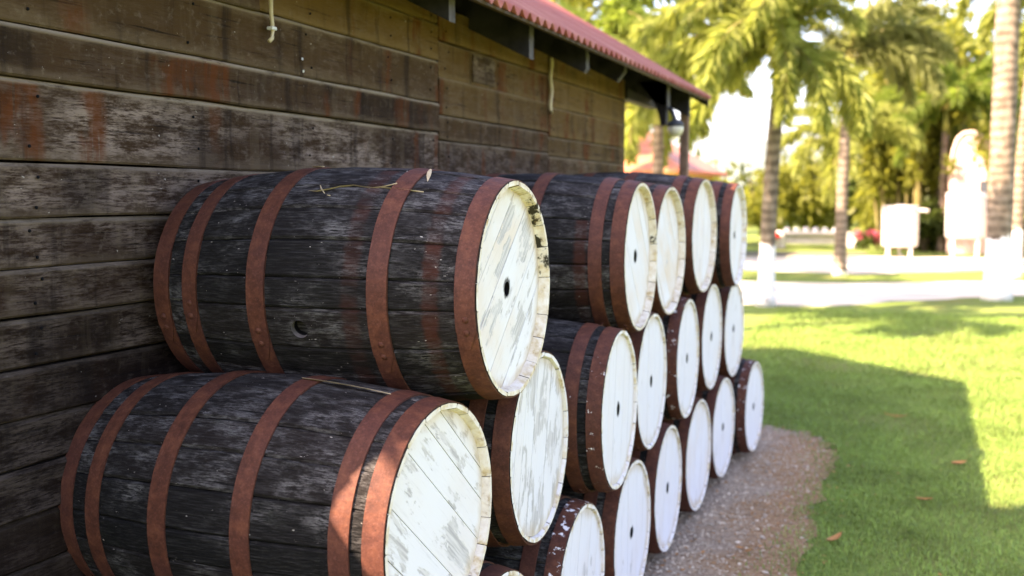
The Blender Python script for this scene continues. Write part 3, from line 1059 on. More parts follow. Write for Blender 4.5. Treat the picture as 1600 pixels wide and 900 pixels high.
def make_barrel(c, yaw, label, head_roll=0.0, stain=0.25, peel=0.6, mould=0.15, splat=0.15, bands=(9.0, 9.0), hoops=None, hoop_roll=205, hole=False,
                roll=0.0, stave_hole=None, depth=0.022, br=(0, 360), weather=1.0, limed=0.85):
    cy, sy = math.cos(yaw), math.sin(yaw)
    root = thing('wooden_barrel', label, 'barrel', (c[0] - HL * cy, c[1] - HL * sy, c[2] - RB), yaw, 'old whisky barrels stacked on their sides')
    r0 = random.Random(int(c[1] * 1000 + c[2] * 77))
    a = roll
    for i, wd in enumerate(STAVE_W):
        mid = a + R_(wd) / 2
        a += R_(wd)
        me = STAVE_ME[wd]
        if stave_hole is not None and abs((mid - stave_hole + PI) % (2 * PI) - PI) < R_(wd) / 2:
            me = stave_mesh('stave', wd, -0.005)
        dr = r0.uniform(-0.0014, 0.0012)
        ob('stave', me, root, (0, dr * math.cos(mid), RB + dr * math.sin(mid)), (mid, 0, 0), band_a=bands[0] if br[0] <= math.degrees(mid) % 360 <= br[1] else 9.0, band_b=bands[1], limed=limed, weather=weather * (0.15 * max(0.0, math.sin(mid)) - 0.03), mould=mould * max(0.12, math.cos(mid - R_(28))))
    for hn in hoops or ('head_b', 'quarter_b', 'bilge_b', 'bilge_f', 'quarter_f', 'head_f'):
        if hn not in HOOP_ME:
            HOOP_ME[hn] = hoop_mesh(*HOOP_X[hn])
        x0, x1 = HOOP_X[hn]
        hr = R_(hoop_roll + r0.uniform(-8, 8))
        h = ob('hoop', HOOP_ME[hn], root, (0, 0, RB), (hr, 0, 0), splat=splat if 'head' in hn else splat * 0.6)
        for q in (6.9, 8.2):
            an = 2 * PI * q / 72
            xm = (x0 + x1) / 2
            rr = prof_r(xm) + 0.0056
            tilt = math.atan2(prof_r(x1) - prof_r(x0), x1 - x0)
            rv = ob('rivet', RIVET_ME, h, (xm, rr * math.cos(an), rr * math.sin(an)))
            rv.rotation_euler = Vector((0, math.cos(an), math.sin(an))).to_track_quat('Z', 'X').to_euler()
            rv['splat'] = splat * 0.6
    for me in BOARDS[hole]:
        ob('head_board', me, root, (HL - depth, 0, RB), (head_roll, 0, 0), stain=stain, peel=peel, hole=1.0 if hole else 0.0)
    ob('back_head', BACK_ME, root, (-HL + 0.022, 0, RB), (0, PI / 2, 0))
    return root


D = R_
T5H = ('head_b', 'quarter_b', 'bilge_b', 'bilge_ff', 'head_f')
SPECS = [
    # top row, near to far
    ((0.987, 2.364, 1.389), 0.026, 'front barrel of the top row, black bung hole in its peeling cream head',
     dict(head_roll=D(41), stain=0.6, peel=0.8, mould=0.9, limed=0.35, splat=0.0, bands=(0.140, 0.345), hoops=T5H, hoop_roll=160, hole=True, roll=D(2.6), stave_hole=D(-167.7), depth=0.027)),
    ((0.969, 3.722, 1.402), 0.032, 'second barrel from the front in the top row, head boards slanting down rightward', dict(head_roll=D(-50), stain=0.5, peel=0.42, mould=0.75, limed=0.35, splat=0.12, bands=(0.30, 9.0), br=(150, 260), hole=True, roll=D(31), depth=0.026)),
    ((0.927, 4.397, 1.392), -0.004, 'third barrel in the top row, set back with a yellowish slanting head', dict(head_roll=D(-48), stain=0.8, peel=0.5, mould=0.6, limed=0.35, splat=0.08, roll=D(77), depth=0.026)),
    ((0.942, 5.065, 1.435), -0.019, 'fourth barrel of the top row with a grey crack down its white head', dict(head_roll=D(86), stain=0.45, peel=0.5, mould=0.45, limed=0.35, splat=0.2, roll=D(120), depth=0.024)),
    ((0.995, 5.744, 1.418), 0.0, 'farthest barrel of the top row beside the lawn', dict(head_roll=D(70), stain=0.3, peel=0.5, mould=0.4, splat=0.2, hole=True, roll=D(12), depth=0.024)),
    # middle row
    ((0.934, 2.027, 0.862), -0.025, 'big nearest barrel at lower left with sunlight on its front rusty hoops', dict(head_roll=D(-40), stain=0.22, peel=0.76, mould=0.42, limed=0.5, splat=0.0, bands=(0.300, 9.0), br=(196, 300), hoop_roll=325, weather=0.35, roll=D(9), depth=0.020)),
    ((0.932, 2.711, 0.890), 0.038, 'middle row barrel under the front top one, its white head streaked upright with grey', dict(head_roll=D(76), stain=0.15, peel=0.9, mould=0.2, splat=0.25, hoop_roll=240, roll=D(50), depth=0.009)),
    ((0.986, 3.381, 0.880), 0.049, 'middle row barrel with white paint splashed low on its front hoop', dict(head_roll=D(82), stain=0.15, peel=0.5, mould=0.2, splat=0.55, hole=True, roll=D(66), depth=0.009)),
    ((0.936, 4.048, 0.870), 0.026, 'fourth middle row barrel counting from the front, clean white head with a small dark slit', dict(head_roll=D(88), stain=0.12, peel=0.45, mould=0.25, splat=0.2, hole=True, roll=D(100), depth=0.007)),
    ((0.941, 4.720, 0.869), 0.027, 'middle row barrel whose front hoop is heavily speckled with white paint', dict(head_roll=D(85), stain=0.12, peel=0.5, mould=0.2, splat=0.72, hole=True, roll=D(140), depth=0.007)),
    ((0.923, 5.405, 0.887), 0.003, 'last but one barrel of the middle row with a brown knot low on its rim', dict(head_roll=D(92), stain=0.2, peel=0.5, mould=0.3, splat=0.3, hole=True, roll=D(23), depth=0.007)),
    ((0.926, 6.076, 0.852), -0.030, 'farthest barrel of the middle row with a broad white head', dict(head_roll=D(80), stain=0.2, peel=0.5, mould=0.2, splat=0.2, hole=True, roll=D(70), depth=0.007)),
    # bottom row, far to near
    ((1.003, 6.405, 0.331), -0.049, 'farthest barrel on the ground at the end of the stack, hoop streaked white', dict(head_roll=D(84), stain=0.12, peel=0.45, mould=0.15, splat=0.7, hole=True, roll=D(15), depth=0.007)),
    ((0.935, 5.731, 0.332), -0.040, 'second ground barrel from the far end with a plain white head', dict(head_roll=D(88), stain=0.12, peel=0.45, mould=0.2, splat=0.2, hole=True, roll=D(55), depth=0.007)),
    ((0.931, 5.058, 0.328), -0.024, 'ground barrel with a yellowed rim, third from the far end', dict(head_roll=D(86), stain=0.35, peel=0.5, mould=0.25, splat=0.35, roll=D(92), depth=0.007)),
    ((0.932, 4.388, 0.329), 0.014, 'ground barrel fourth from the far end, standing over bare gravel', dict(head_roll=D(82), stain=0.25, peel=0.5, mould=0.2, splat=0.35, hole=True, roll=D(8), depth=0.007)),
    ((0.949, 3.715, 0.330), 0.009, 'ground barrel cut by the bottom edge of the picture, fully visible round top', dict(head_roll=D(90), stain=0.15, peel=0.45, mould=0.2, splat=0.25, hole=True, roll=D(40), depth=0.007)),
    ((0.953, 3.058, 0.335), 0.030, 'ground barrel with large white paint splashes on its purple brown hoop', dict(head_roll=D(75), stain=0.15, peel=0.6, mould=0.15, splat=0.85, hole=True, roll=D(81), depth=0.007)),
    ((0.940, 2.372, 0.331), 0.0, 'ground barrel at the bottom edge showing only the top of its brown hoops', dict(head_roll=D(70), stain=0.3, peel=0.5, mould=0.2, splat=0.35, roll=D(27))),
    ((0.940, 1.700, 0.331), 0.0, 'nearest ground barrel hidden below the big lower left barrel', dict(head_roll=D(70), stain=0.3, peel=0.5, mould=0.2, splat=0.2, roll=D(64))),
]
for c, yaw, lab, kw in SPECS:
    make_barrel(c, yaw, lab, **kw)


# dry leaf strips lying on the barrels
def leaf_strip(name, label, pts, w, mat, cat='dry leaf', group=None):
    pts = [Vector(p) for p in pts]
    c = pts[0].copy()
    V, F = [], []
    n = len(pts)
    for i, p in enumerate(pts):
        d = (pts[min(i + 1, n - 1)] - pts[max(i - 1, 0)]).normalized()
        s = d.cross(Vector((0, 0.35, 1))).normalized()
        ww = w * (math.sin(PI * (0.12 + 0.86 * i / (n - 1))) ** 0.7) / 2
        q = p - c
        V += [q + s * ww, q + s * (ww * 0.1) + Vector((0, 0, 0.0016)), q - s * ww, q - Vector((0, 0, 0.0010))]
    for i in range(n - 1):
        for j in range(4):
            F.append((i * 4 + j, i * 4 + (j + 1) % 4, i * 4 + 4 + (j + 1) % 4, i * 4 + 4 + j))
    F += [(0, 1, 2, 3), (4 * n - 1, 4 * n - 2, 4 * n - 3, 4 * n - 4)]
    return thing(name, label, cat, c, 0, group, mesh(name, V, F, mat))


def on_barrel(ctr, x, deg, dr=0.002):
    """point on a barrel's wood at lengthwise x (front head = 0) and angle round it"""
    r = prof_r(x + HL) + dr
    return (ctr[0] + x, ctr[1] + r * math.cos(R_(deg)), ctr[2] + r * math.sin(R_(deg)))


T5C, M7C = SPECS[0][0], SPECS[5][0]
leaf_strip('dry_leaf_strip', 'long curled straw strand lying on the top front barrel', [on_barrel(T5C, -0.50 + 0.03 * i, 128 - 0.8 * i + 2 * math.sin(i * 1.2), 0.004 + 0.004 * math.sin(i)) for i in range(9)], 0.014, M['straw'])
leaf_strip('dry_leaf_strip', 'short curved straw sliver above the long strand on the top front barrel', [on_barrel(T5C, -0.475 + 0.018 * i, 124 + 5 * i - 1.2 * i * i * 0.6, 0.004 + 0.006 * (i % 2)) for i in range(4)], 0.006, M['straw'])
leaf_strip('dry_leaf_strip', 'ochre leaf strip at the right end of the straw on the top front barrel', [on_barrel(T5C, -0.30 + 0.03 * i, 124 + 0.3 * i, 0.003) for i in range(5)], 0.013, M['straw'])
leaf_strip('dry_leaf_strip', 'pale leaf strip along the crest of the lower left barrel', [on_barrel(M7C, -0.375 + 0.05 * i, 92.5 + 0.5 * i, 0.004) for i in range(6)], 0.026, M['straw'])
leaf_strip('dry_leaf_strip', 'pale sliver on the third hoop crest of the top front barrel', [on_barrel(T5C, -0.59 + 0.016 * i, 96 + 1 * i, 0.007) for i in range(4)], 0.014, M['straw'])
leaf_strip('dry_leaf_strip', 'pale sliver beside the fourth hoop crest of the top front barrel', [on_barrel(T5C, -0.225 + 0.012 * i, 98 + 6 * i, 0.005) for i in range(4)], 0.012, M['straw'])
leaf_strip('dry_leaf_strip', 'small white sliver standing by the bilge hoop of the top front barrel', [on_barrel(T5C, -0.635 + 0.004 * i, 136 - 5 * i, 0.004) for i in range(3)], 0.008, M['straw'])


def leaf(label, x, y, L, w, rz, curl=0.25):
    V, F = [], []
    n = 8
    for i in range(n + 1):
        f = i / n
        ww = w * math.sin(PI * min(1, 0.04 + 0.94 * f)) ** 0.8 / 2
        px = (f - 0.5) * L
        pz = 0.018 + curl * L * (2 * f - 1) ** 2 * 0.5
        V += [(px, ww, pz + ww * 0.5), (px, 0, pz), (px, -ww, pz + ww * 0.5)]
    for i in range(n):
        for j in range(2):
            F.append((i * 3 + j, i * 3 + j + 1, i * 3 + 4 + j, i * 3 + 3 + j))
    o = thing('fallen_leaf', label, 'leaf', (x, y, 0.004), rz, None, mesh('fallen_leaf', V, F, M['dry']))
    md = o.modifiers.new('thickness', 'SOLIDIFY')
    md.thickness = 0.0012


leaf('long brown fallen leaf on the shaded grass nearest the soil edge', 1.608, 4.885, 0.15, 0.036, R_(68))
leaf('small orange fallen leaf on the grass by the sunlit edge', 2.188, 6.642, 0.11, 0.05, R_(40))
leaf('thin tan fallen leaf on the shaded grass behind the others', 1.792, 7.979, 0.17, 0.03, R_(-6))
leaf('small yellow leaf lying on the gravel by the lowest barrels', 1.26, 4.57, 0.055, 0.026, R_(62))
leaf('tiny pale leaf next to the yellow one on the gravel', 1.215, 4.60, 0.04, 0.02, R_(0))
leaf('faint brown leaf low in the sunlit grass patch edge', 2.0, 5.75, 0.09, 0.03, R_(15))

# unseen fence added on from the shed, its top bounds the sun patch
fence = thing('added_fence', 'unseen board fence added beside the viewer to bound the sun patch', 'fence', (-0.03, -2.625, 0))
mb = MB()
mb.box((0, 0, 0), (0.022, 0.196, 1.94), bev=0.003)
fb = mb.me('added_fence_board', M['plank'])
for i in range(18):
    ob('added_fence_board', fb, fence, (0, 0.2 * i, 0), olive=0.1, silver=0.7, rust=0.2, edge=9.0)
for z in (0.4, 1.5):
    mb = MB()
    mb.box((-0.05, 0, z), (-0.002, 3.598, z + 0.08), bev=0.003)
    ob('added_fence_rail', mb.me('added_fence_rail', M['dark_timber']), fence)


# ------------------------------------------------------------------ palms
def frond_mesh(name, L, e0, droop, leaf_len, mat, seed, n=56, per=5):
    r = np.random.default_rng(seed)
    m = 16
    ts = np.linspace(0, 1, m)
    pts = [np.zeros(3)]
    tang = []
    for i, t in enumerate(ts):
        e = e0 - droop * t ** 1.25
        tang.append(np.array([math.cos(e), 0, math.sin(e)]))
        if i < m - 1:
            pts.append(pts[-1] + tang[-1] * L / (m - 1))
    pts = np.array(pts)
    tang = np.array(tang)
    Q = []
    for i in range(n):
        t = 0.10 + 0.88 * i / (n - 1)
        k = min(m - 2, int(t * (m - 1)))
        f = t * (m - 1) - k
        p = pts[k] * (1 - f) + pts[k + 1] * f
        tg = tang[k] * (1 - f) + tang[k + 1] * f
        up = np.array([-tg[2], 0, tg[0]])
        sd = np.array([0, 1.0, 0])
        ll = leaf_len * (0.35 + 0.65 * math.sin(PI * min(1, 0.12 + 0.86 * t)))
        for j in range(per):
            psi = r.uniform(0, 2 * PI) if j > 1 else (0 if j == 0 else PI) + r.normal(0, 0.3)
            d = 0.62 * tg + 0.8 * (math.cos(psi) * sd + math.sin(psi) * up)
            d += np.array([0, 0, -0.28])
            d /= np.linalg.norm(d)
            l_ = ll * r.uniform(0.7, 1.15)
            w = 0.030 * r.uniform(0.6, 1.4) * (leaf_len / 0.42) ** 0.5
            s = np.cross(d, r.normal(0, 1, 3))
            s /= np.linalg.norm(s)
            tip = p + d * l_ + np.array([0, 0, -0.16 * l_])
            Q.append([p, p + d * l_ * 0.45 + s * w, tip, p + d * l_ * 0.45 - s * w])
    me = fast_quads(name, np.array(Q), mat)
    # the rachis, a tapered triangular rod
    mb_ = MB()
    mb_.tube([tuple(p) for p in pts], [0.028 * (1 - 0.85 * t) for t in ts], 5)
    bm = bmesh.new()
    bm.from_mesh(me)
    vs = [bm.verts.new(v) for v in mb_.V]
    for f in mb_.F:
        fc = bm.faces.new([vs[i] for i in f])
        fc.material_index = 1
    bm.to_mesh(me)
    bm.free()
    me.materials.append(M['rachis'])
    return me


FROND = {}
for mi, mk in enumerate(('frond_gold', 'frond_green', 'frond_olive')):
    FROND[mk] = dict(
        up=frond_mesh('frond', 2.2, R_(72), R_(105), 0.44, M[mk], 3 + mi),
        mid=frond_mesh('frond', 2.3, R_(52), R_(132), 0.46, M[mk], 13 + mi),
        low=frond_mesh('frond', 2.2, R_(25), R_(122), 0.46, M[mk], 23 + mi),
        hang=frond_mesh('frond', 2.1, R_(-15), R_(75), 0.44, M[mk], 33 + mi))


def trunk_mesh(h, r0, r1, lean=(0, 0), seed=0, flare=1.25):
    r = random.Random(seed)
    mb_ = MB()
    n = max(10, int(h * 7))
    pts, rad = [], []
    for i in range(n + 1):
        f = i / n
        z = h * f
        rr = r0 + (r1 - r0) * f + (flare - 1) * r0 * math.exp(-z / 0.25)
        rr *= 1 + (0.008 if i % 2 else -0.004) + r.uniform(-0.014, 0.014)
        pts.append((lean[0] * f * f, lean[1] * f * f, z))
        rad.append(rr)
    mb_.tube(pts, rad, 14)
    return mb_.me('trunk', M['trunk'], True)


def palm(label, x, y, h, r0, r1, mk, fronds, lime=0.0, lean=(0, 0), seed=0, shaft=0.7, name='palm_tree', group='palms standing on the lawn', cs=None):
    root = thing(name, label, 'palm tree', (x, y, 0), 0, group)
    ob('trunk', trunk_mesh(h, r0, r1, lean, seed), root, limewash=lime)
    mb_ = MB()
    tx, ty = lean
    mb_.tube([(tx, ty, h - 0.02), (tx, ty, h + shaft * 0.4), (tx, ty, h + shaft)], [r1 * 1.05, r1 * 0.95, r1 * 0.45], 12)
    ob('crownshaft', mb_.me('crownshaft', M['crownshaft'], True), root)
    for kind, az, sc in fronds:
        o = ob('frond', FROND[mk][kind], root, (tx, ty, h + shaft * 0.93), (R_(random.uniform(-12, 12)), 0, R_(az)))
        o.scale = (sc, sc, sc)
    return root


def ring(n, seed, s=1.0, kinds=('up', 'mid', 'mid', 'low', 'hang', 'low')):
    r = random.Random(seed)
    return [(kinds[i % len(kinds)], 360 * i / n + r.uniform(-18, 18), s * r.uniform(0.88, 1.12)) for i in range(n)]


# az 180 = towards the shed side, 270 = towards the viewer
palm('pale trunked foxtail palm just right of the barrel stack', -0.275, 15.9, 3.25, 0.118, 0.10, 'frond_gold',
     [('mid', 200, 1.1), ('mid', 183, 1.0), ('low', 250, 1.15), ('low', 172, 0.95), ('mid', 228, 0.95), ('up', 200, 1.0), ('up', 290, 0.9), ('up', 110, 1.0), ('up', 30, 0.75), ('up', 0, 0.7),
      ('low', 206, 1.05), ('hang', 232, 1.1), ('hang', 205, 1.0), ('hang', 285, 0.9), ('hang', 310, 0.95), ('low', 280, 0.8), ('mid', 265, 0.9), ('mid', 110, 1.0), ('low', 90, 0.9), ('hang', 22, 0.9), ('hang', 345, 1.0), ('hang', 40, 0.9), ('mid', 330, 0.75)], 0.95, (0.12, 0.0), 1)
palm('slender grey palm with its foot in the shadow strip', 0.249, 22.84, 3.55, 0.125, 0.105, 'frond_olive',
     [('low', 200, 0.7), ('low', 225, 0.75), ('hang', 205, 0.6), ('up', 200, 0.8), ('up', 20, 1.1), ('mid', 20, 1.05), ('mid', 0, 1.1), ('mid', 40, 1.1), ('up', 330, 1.1),
      ('low', 15, 1.1), ('low', 350, 1.1), ('mid', 110, 1.0), ('up', 90, 1.1), ('low', 50, 1.1)], 0.14, (0.05, 0), 2, 0.95)
palm('thick white footed palm trunk at the right edge of the picture', 3.00, 18.26, 6.3, 0.195, 0.17, 'frond_olive', ring(13, 3, 1.2) + [('hang', 20, 1.5), ('hang', 340, 1.5)], 1.02, (0.0, 0), 3)
palm('thin white footed palm just behind the thick right trunk', 3.58, 23.2, 5.4, 0.12, 0.10, 'frond_gold', ring(12, 4, 1.0), 0.98, (0.25, 0), 4)
palm('bright green palm rising behind the red roof of the shed', -5.35, 24.0, 4.4, 0.13, 0.11, 'frond_green', ring(14, 5, 1.1), 0.0, (0, 0), 5)
palm('golden palm between the shed eave and the pale trunk', -3.2, 21.0, 3.1, 0.12, 0.10, 'frond_gold', ring(15, 6, 1.0), 0.9, (0, 0), 6)
palm('yellow green palm rising behind the bamboo', 1.45, 38.5, 4.6, 0.13, 0.11, 'frond_gold', ring(16, 7, 1.5), 0.0, (0, 0), 7)
palm('low golden palm left of the bamboo clump', -0.35, 31.0, 2.4, 0.13, 0.11, 'frond_gold', ring(14, 9, 1.05), 0.0, (0, 0), 9)
palm('green palm left behind the golden ones over the orange roof', -6.6, 31.0, 4.3, 0.14, 0.12, 'frond_green', ring(14, 10, 1.15), 0.4, (0, 0), 10)
palm('golden palm behind the thick trunk at right', 5.3, 27.0, 4.9, 0.13, 0.11, 'frond_gold', ring(14, 12, 1.2), 0.5, (0, 0), 12)
palm('bright palm crown between the bamboo and the thick trunk', 2.3, 34.0, 3.6, 0.12, 0.10, 'frond_green', ring(16, 14, 1.15), 0.0, (0, 0), 14)
palm('tall palm behind the far end of the shed', -3.7, 9.5, 6.3, 0.12, 0.10, 'frond_olive', ring(12, 15, 1.0), 0.0, (0, 0), 15)
palm('taller palm standing back behind the shed', -6.7, 10.8, 7.4, 0.12, 0.10, 'frond_olive', ring(12, 16, 1.0), 0.0, (0, 0), 16)
palm('tall palm behind the shed ridge seen at the top of the picture', -5.0, 15.5, 5.6, 0.13, 0.11, 'frond_olive', ring(13, 11, 1.1), 0.5, (0, 0), 11)


# ------------------------------------------------------------------ broadleaf foliage
def leaf_cloud(blobs, n, size, seed, flat=0.5):
    r = np.random.default_rng(seed)
    wts = np.array([b[3] * b[4] * b[5] for b in blobs]) ** (2 / 3)
    idx = r.choice(len(blobs), n, p=wts / wts.sum())
    B = np.array(blobs)[idx]
    d = r.normal(0, 1, (n, 3))
    d /= np.linalg.norm(d, axis=1)[:, None]
    rad = r.uniform(0.35, 1.08, n) ** 0.6
    # ragged outline
    rad *= 1 + 0.22 * np.sin(d[:, 0] * 7 + B[:, 0] * 3) * np.sin(d[:, 1] * 6 + B[:, 1]) + 0.15 * np.sin(d[:, 2] * 9)
    c = B[:, :3] + d * B[:, 3:6] * rad[:, None]
    a = r.normal(0, 1, (n, 3)) + d * 0.3
    a[:, 2] -= 0.5
    a /= np.linalg.norm(a, axis=1)[:, None]
    s = np.cross(a, r.normal(0, 1, (n, 3)))
    s /= np.linalg.norm(s, axis=1)[:, None]
    L = size * r.uniform(0.6, 1.4, n)[:, None]
    w = L * 0.22
    return np.stack([c, c + a * L * 0.5 + s * w, c + a * L, c + a * L * 0.5 - s * w], 1)


def shrub(label, x, y, w, h, mat, n=1500, size=0.28, seed=0, name='shrub', cat='shrub', group='shrubs along the far side of the lawn', z0=0.0):
    r = random.Random(seed)
    root = thing(name, label, cat, (x, y, 0), 0, group)
    blobs = []
    for i in range(9):
        a = r.uniform(0, 2 * PI)
        q = r.uniform(0, 0.34) * w
        zz = z0 + h * r.uniform(0.25, 0.82)
        s = r.uniform(0.15, 0.27)
        blobs.append((q * math.cos(a), q * math.sin(a), zz, w * s, w * s, h * s * 0.85))
    ob('foliage', fast_quads('foliage', leaf_cloud(blobs, n, size, seed), M[mat]), root)
    for i in range(3):
        mb_ = MB()
        a = r.uniform(0, 2 * PI)
        mb_.tube([(0.08 * math.cos(a), 0.08 * math.sin(a), 0), (0.1 * w * math.cos(a), 0.1 * w * math.sin(a), h * 0.3), (0.2 * w * math.cos(a), 0.2 * w * math.sin(a), h * 0.7)], [0.035, 0.028, 0.012], 6)
        ob('stem', mb_.me('stem', M['bark'], True), root)
    return root


def tree(label, x, y, h, w, mat, n=3600, size=0.36, seed=0, group='trees behind the lawn', th=0.42):
    r = random.Random(seed)
    root = thing('leafy_tree', label, 'tree', (x, y, 0), 0, group)
    mb_ = MB()
    mb_.tube([(0, 0, 0), (0.05, 0.02, h * 0.2), (-0.03, 0.04, h * th), (0.05, 0, h * 0.7)], [0.20, 0.15, 0.12, 0.05], 8)
    ob('trunk', mb_.me('trunk', M['bark'], True), root)
    blobs = []
    for i in range(12):
        a = r.uniform(0, 2 * PI)
        q = r.uniform(0.05, 0.36) * w
        zz = h * r.uniform(th, 0.88)
        s = r.uniform(0.14, 0.24)
        blobs.append((q * math.cos(a), q * math.sin(a), zz, w * s, w * s, h * s * 0.6))
        if i < 5:
            mb_ = MB()
            mb_.tube([(0, 0, h * th * 0.9), (q * 0.5 * math.cos(a), q * 0.5 * math.sin(a), (zz + h * th) / 2), (q * math.cos(a), q * math.sin(a), zz)], [0.09, 0.06, 0.025], 6)
            ob('limb', mb_.me('limb', M['bark'], True), root)
    ob('crown', fast_quads('crown', leaf_cloud(blobs, n, size, seed + 50), M[mat]), root)
    return root


SH = [
    ('pale green bush seen through the gap right of the shed', -3.6, 39, 3.2, 3.3, 'leaf_bright'),
    ('bright bush behind the left end of the low bench', -2.2, 40, 3.0, 3.6, 'leaf_bright'),
    ('deep green bush behind the middle of the low bench', -0.9, 41, 2.6, 3.8, 'leaf_deep'),
    ('golden bush between the bench and the white tank', 0.35, 38, 2.4, 2.7, 'leaf_bright'),
    ('dark undergrowth left of the white tank', -0.1, 43, 3.0, 4.4, 'leaf_deep'),
    ('yellow bush at the right edge beside the thin trunk', 4.1, 28, 1.5, 3.0, 'leaf_bright'),
    ('dark bush behind the second white tank', 3.6, 41, 2.6, 3.2, 'leaf_deep'),
    ('yellow green bush by the shed end behind the porch post', -5.2, 36, 3.4, 3.2, 'leaf_bright'),
    ('brown shaded bush between the two white tanks', 1.85, 34.0, 1.3, 1.5, 'leaf_deep'),
    ('sunny low bush under the orange roofed house', -7.0, 40, 3.5, 3.0, 'leaf_bright'),
]
for i, (lab, x, y, w, h, mk) in enumerate(SH):
    shrub(lab, x, y, w, h, mk, seed=200 + i, n=1700, size=0.30)
shrub('dark climbing shrub over the right side of the pink house', 4.35, 32.7, 0.9, 3.4, 'leaf_deep', seed=231, n=900, size=0.26)
TR = [
    ('tall golden tree behind the bamboo', 0.9, 44, 9.5, 5.0, 'leaf_bright'),
    ('tall dark tree right behind the bamboo', 3.2, 46, 10.5, 5.0, 'leaf_deep'),
    ('tall tree at the right edge of the background', 5.6, 43, 10, 4.6, 'leaf_bright'),
    ('tall bright tree above the shed roof', -12.0, 44, 13.5, 5.5, 'leaf_bright'),
    ('tall tree over the shed roof by the sky gap', -16.5, 48, 15.0, 5.0, 'leaf_deep'),
]
for i, (lab, x, y, h, w, mk) in enumerate(TR):
    tree(lab, x, y, h, w, mk, seed=300 + i)
# unseen tree added behind the shed so its crown shades the near right grass
tree('unseen spreading tree added behind the near end of the shed for its shade', -2.05, 0.15, 7.0, 2.3, 'leaf_deep', seed=401, n=5200, size=0.34, th=0.74, group=None)

# far wood
blobs = []
r = random.Random(5)
for i in range(70):
    x = -60 + 130 * i / 69 + r.uniform(-1, 1)
    hgt = r.uniform(2.6, 4.0) if x < 1 else r.uniform(5, 8)
    blobs.append((x, 62 + r.uniform(-2, 4), hgt * 0.5, 2.4, 2.0, hgt * 0.55))
fw = ob('far_wood', fast_quads('far_wood', leaf_cloud(blobs, 26000, 0.75, 77), M['leaf_far']))
fw['kind'] = 'stuff'

vine = thing('climbing_plant', 'leafy climber spilling over the top of the pink house', 'climbing plant', (2.5, 32.85, 0))
ob('foliage', fast_quads('foliage', leaf_cloud([(0.95, 0, 3.15, 0.42, 0.12, 0.5), (1.2, 0, 2.6, 0.3, 0.12, 0.6), (-0.06, 0, 2.55, 0.12, 0.1, 0.25)], 430, 0.20, 612), M['leaf_bright']), vine)
mb = MB()
mb.tube([(1.15, 0.08, 0), (1.2, 0.08, 1.6), (1.05, 0.08, 2.9)], [0.03, 0.025, 0.012], 6)
ob('stem', mb.me('stem', M['bark'], True), vine)

# low hill far away
V, F = [], []
n = 60
for i in range(n + 1):
    x = -330 + 660 * i / n
    hh = 10 + 9 * math.sin(i * 0.33 + 1.0) + 4 * math.sin(i * 0.9)
    V += [(x, 420, -1), (x, 470, max(2, hh)), (x, 560, max(3, hh * 1.5)), (x, 700, -1)]
for i in range(n):
    for j in range(3):
        F.append((i * 4 + j, i * 4 + 4 + j, i * 4 + 5 + j, i * 4 + 1 + j))
hl = ob('hills', mesh('hills', V, F, M['hill'], smooth=True))
hl['kind'] = 'structure'

# bamboo clump
bam = thing('bamboo_clump', 'tall clump of brown and yellow bamboo between the two white tanks', 'bamboo', (1.45, 35.0, 0))
r = random.Random(9)
leaves = []
for i in range(34):
    a = r.uniform(0, 2 * PI)
    q = math.sqrt(r.uniform(0, 1)) * 0.95
    bx, by = q * 1.1 * math.cos(a), q * 0.8 * math.sin(a)
    h = r.uniform(4.5, 7.5)
    lx, ly = bx * r.uniform(0.6, 1.6), by * r.uniform(0.3, 1.3) - 0.2
    pts, rad = [], []
    for k in range(13):
        f = k / 12
        pts.append((bx + lx * f ** 2, by + ly * f ** 2, h * (f - 0.12 * f ** 3)))
        rad.append((0.052 - 0.036 * f) * (1.12 if k % 2 else 0.96))
    mb_ = MB()
    mb_.tube(pts, rad, 7)
    ob('culm', mb_.me('culm', M['culm'], True), bam)
    for k in range(5, 13):
        leaves.append((pts[k][0], pts[k][1], pts[k][2], 0.42, 0.42, 0.34))
ob('foliage', fast_quads('foliage', leaf_cloud(leaves, 6500, 0.34, 91), M['leaf_bright']), bam)


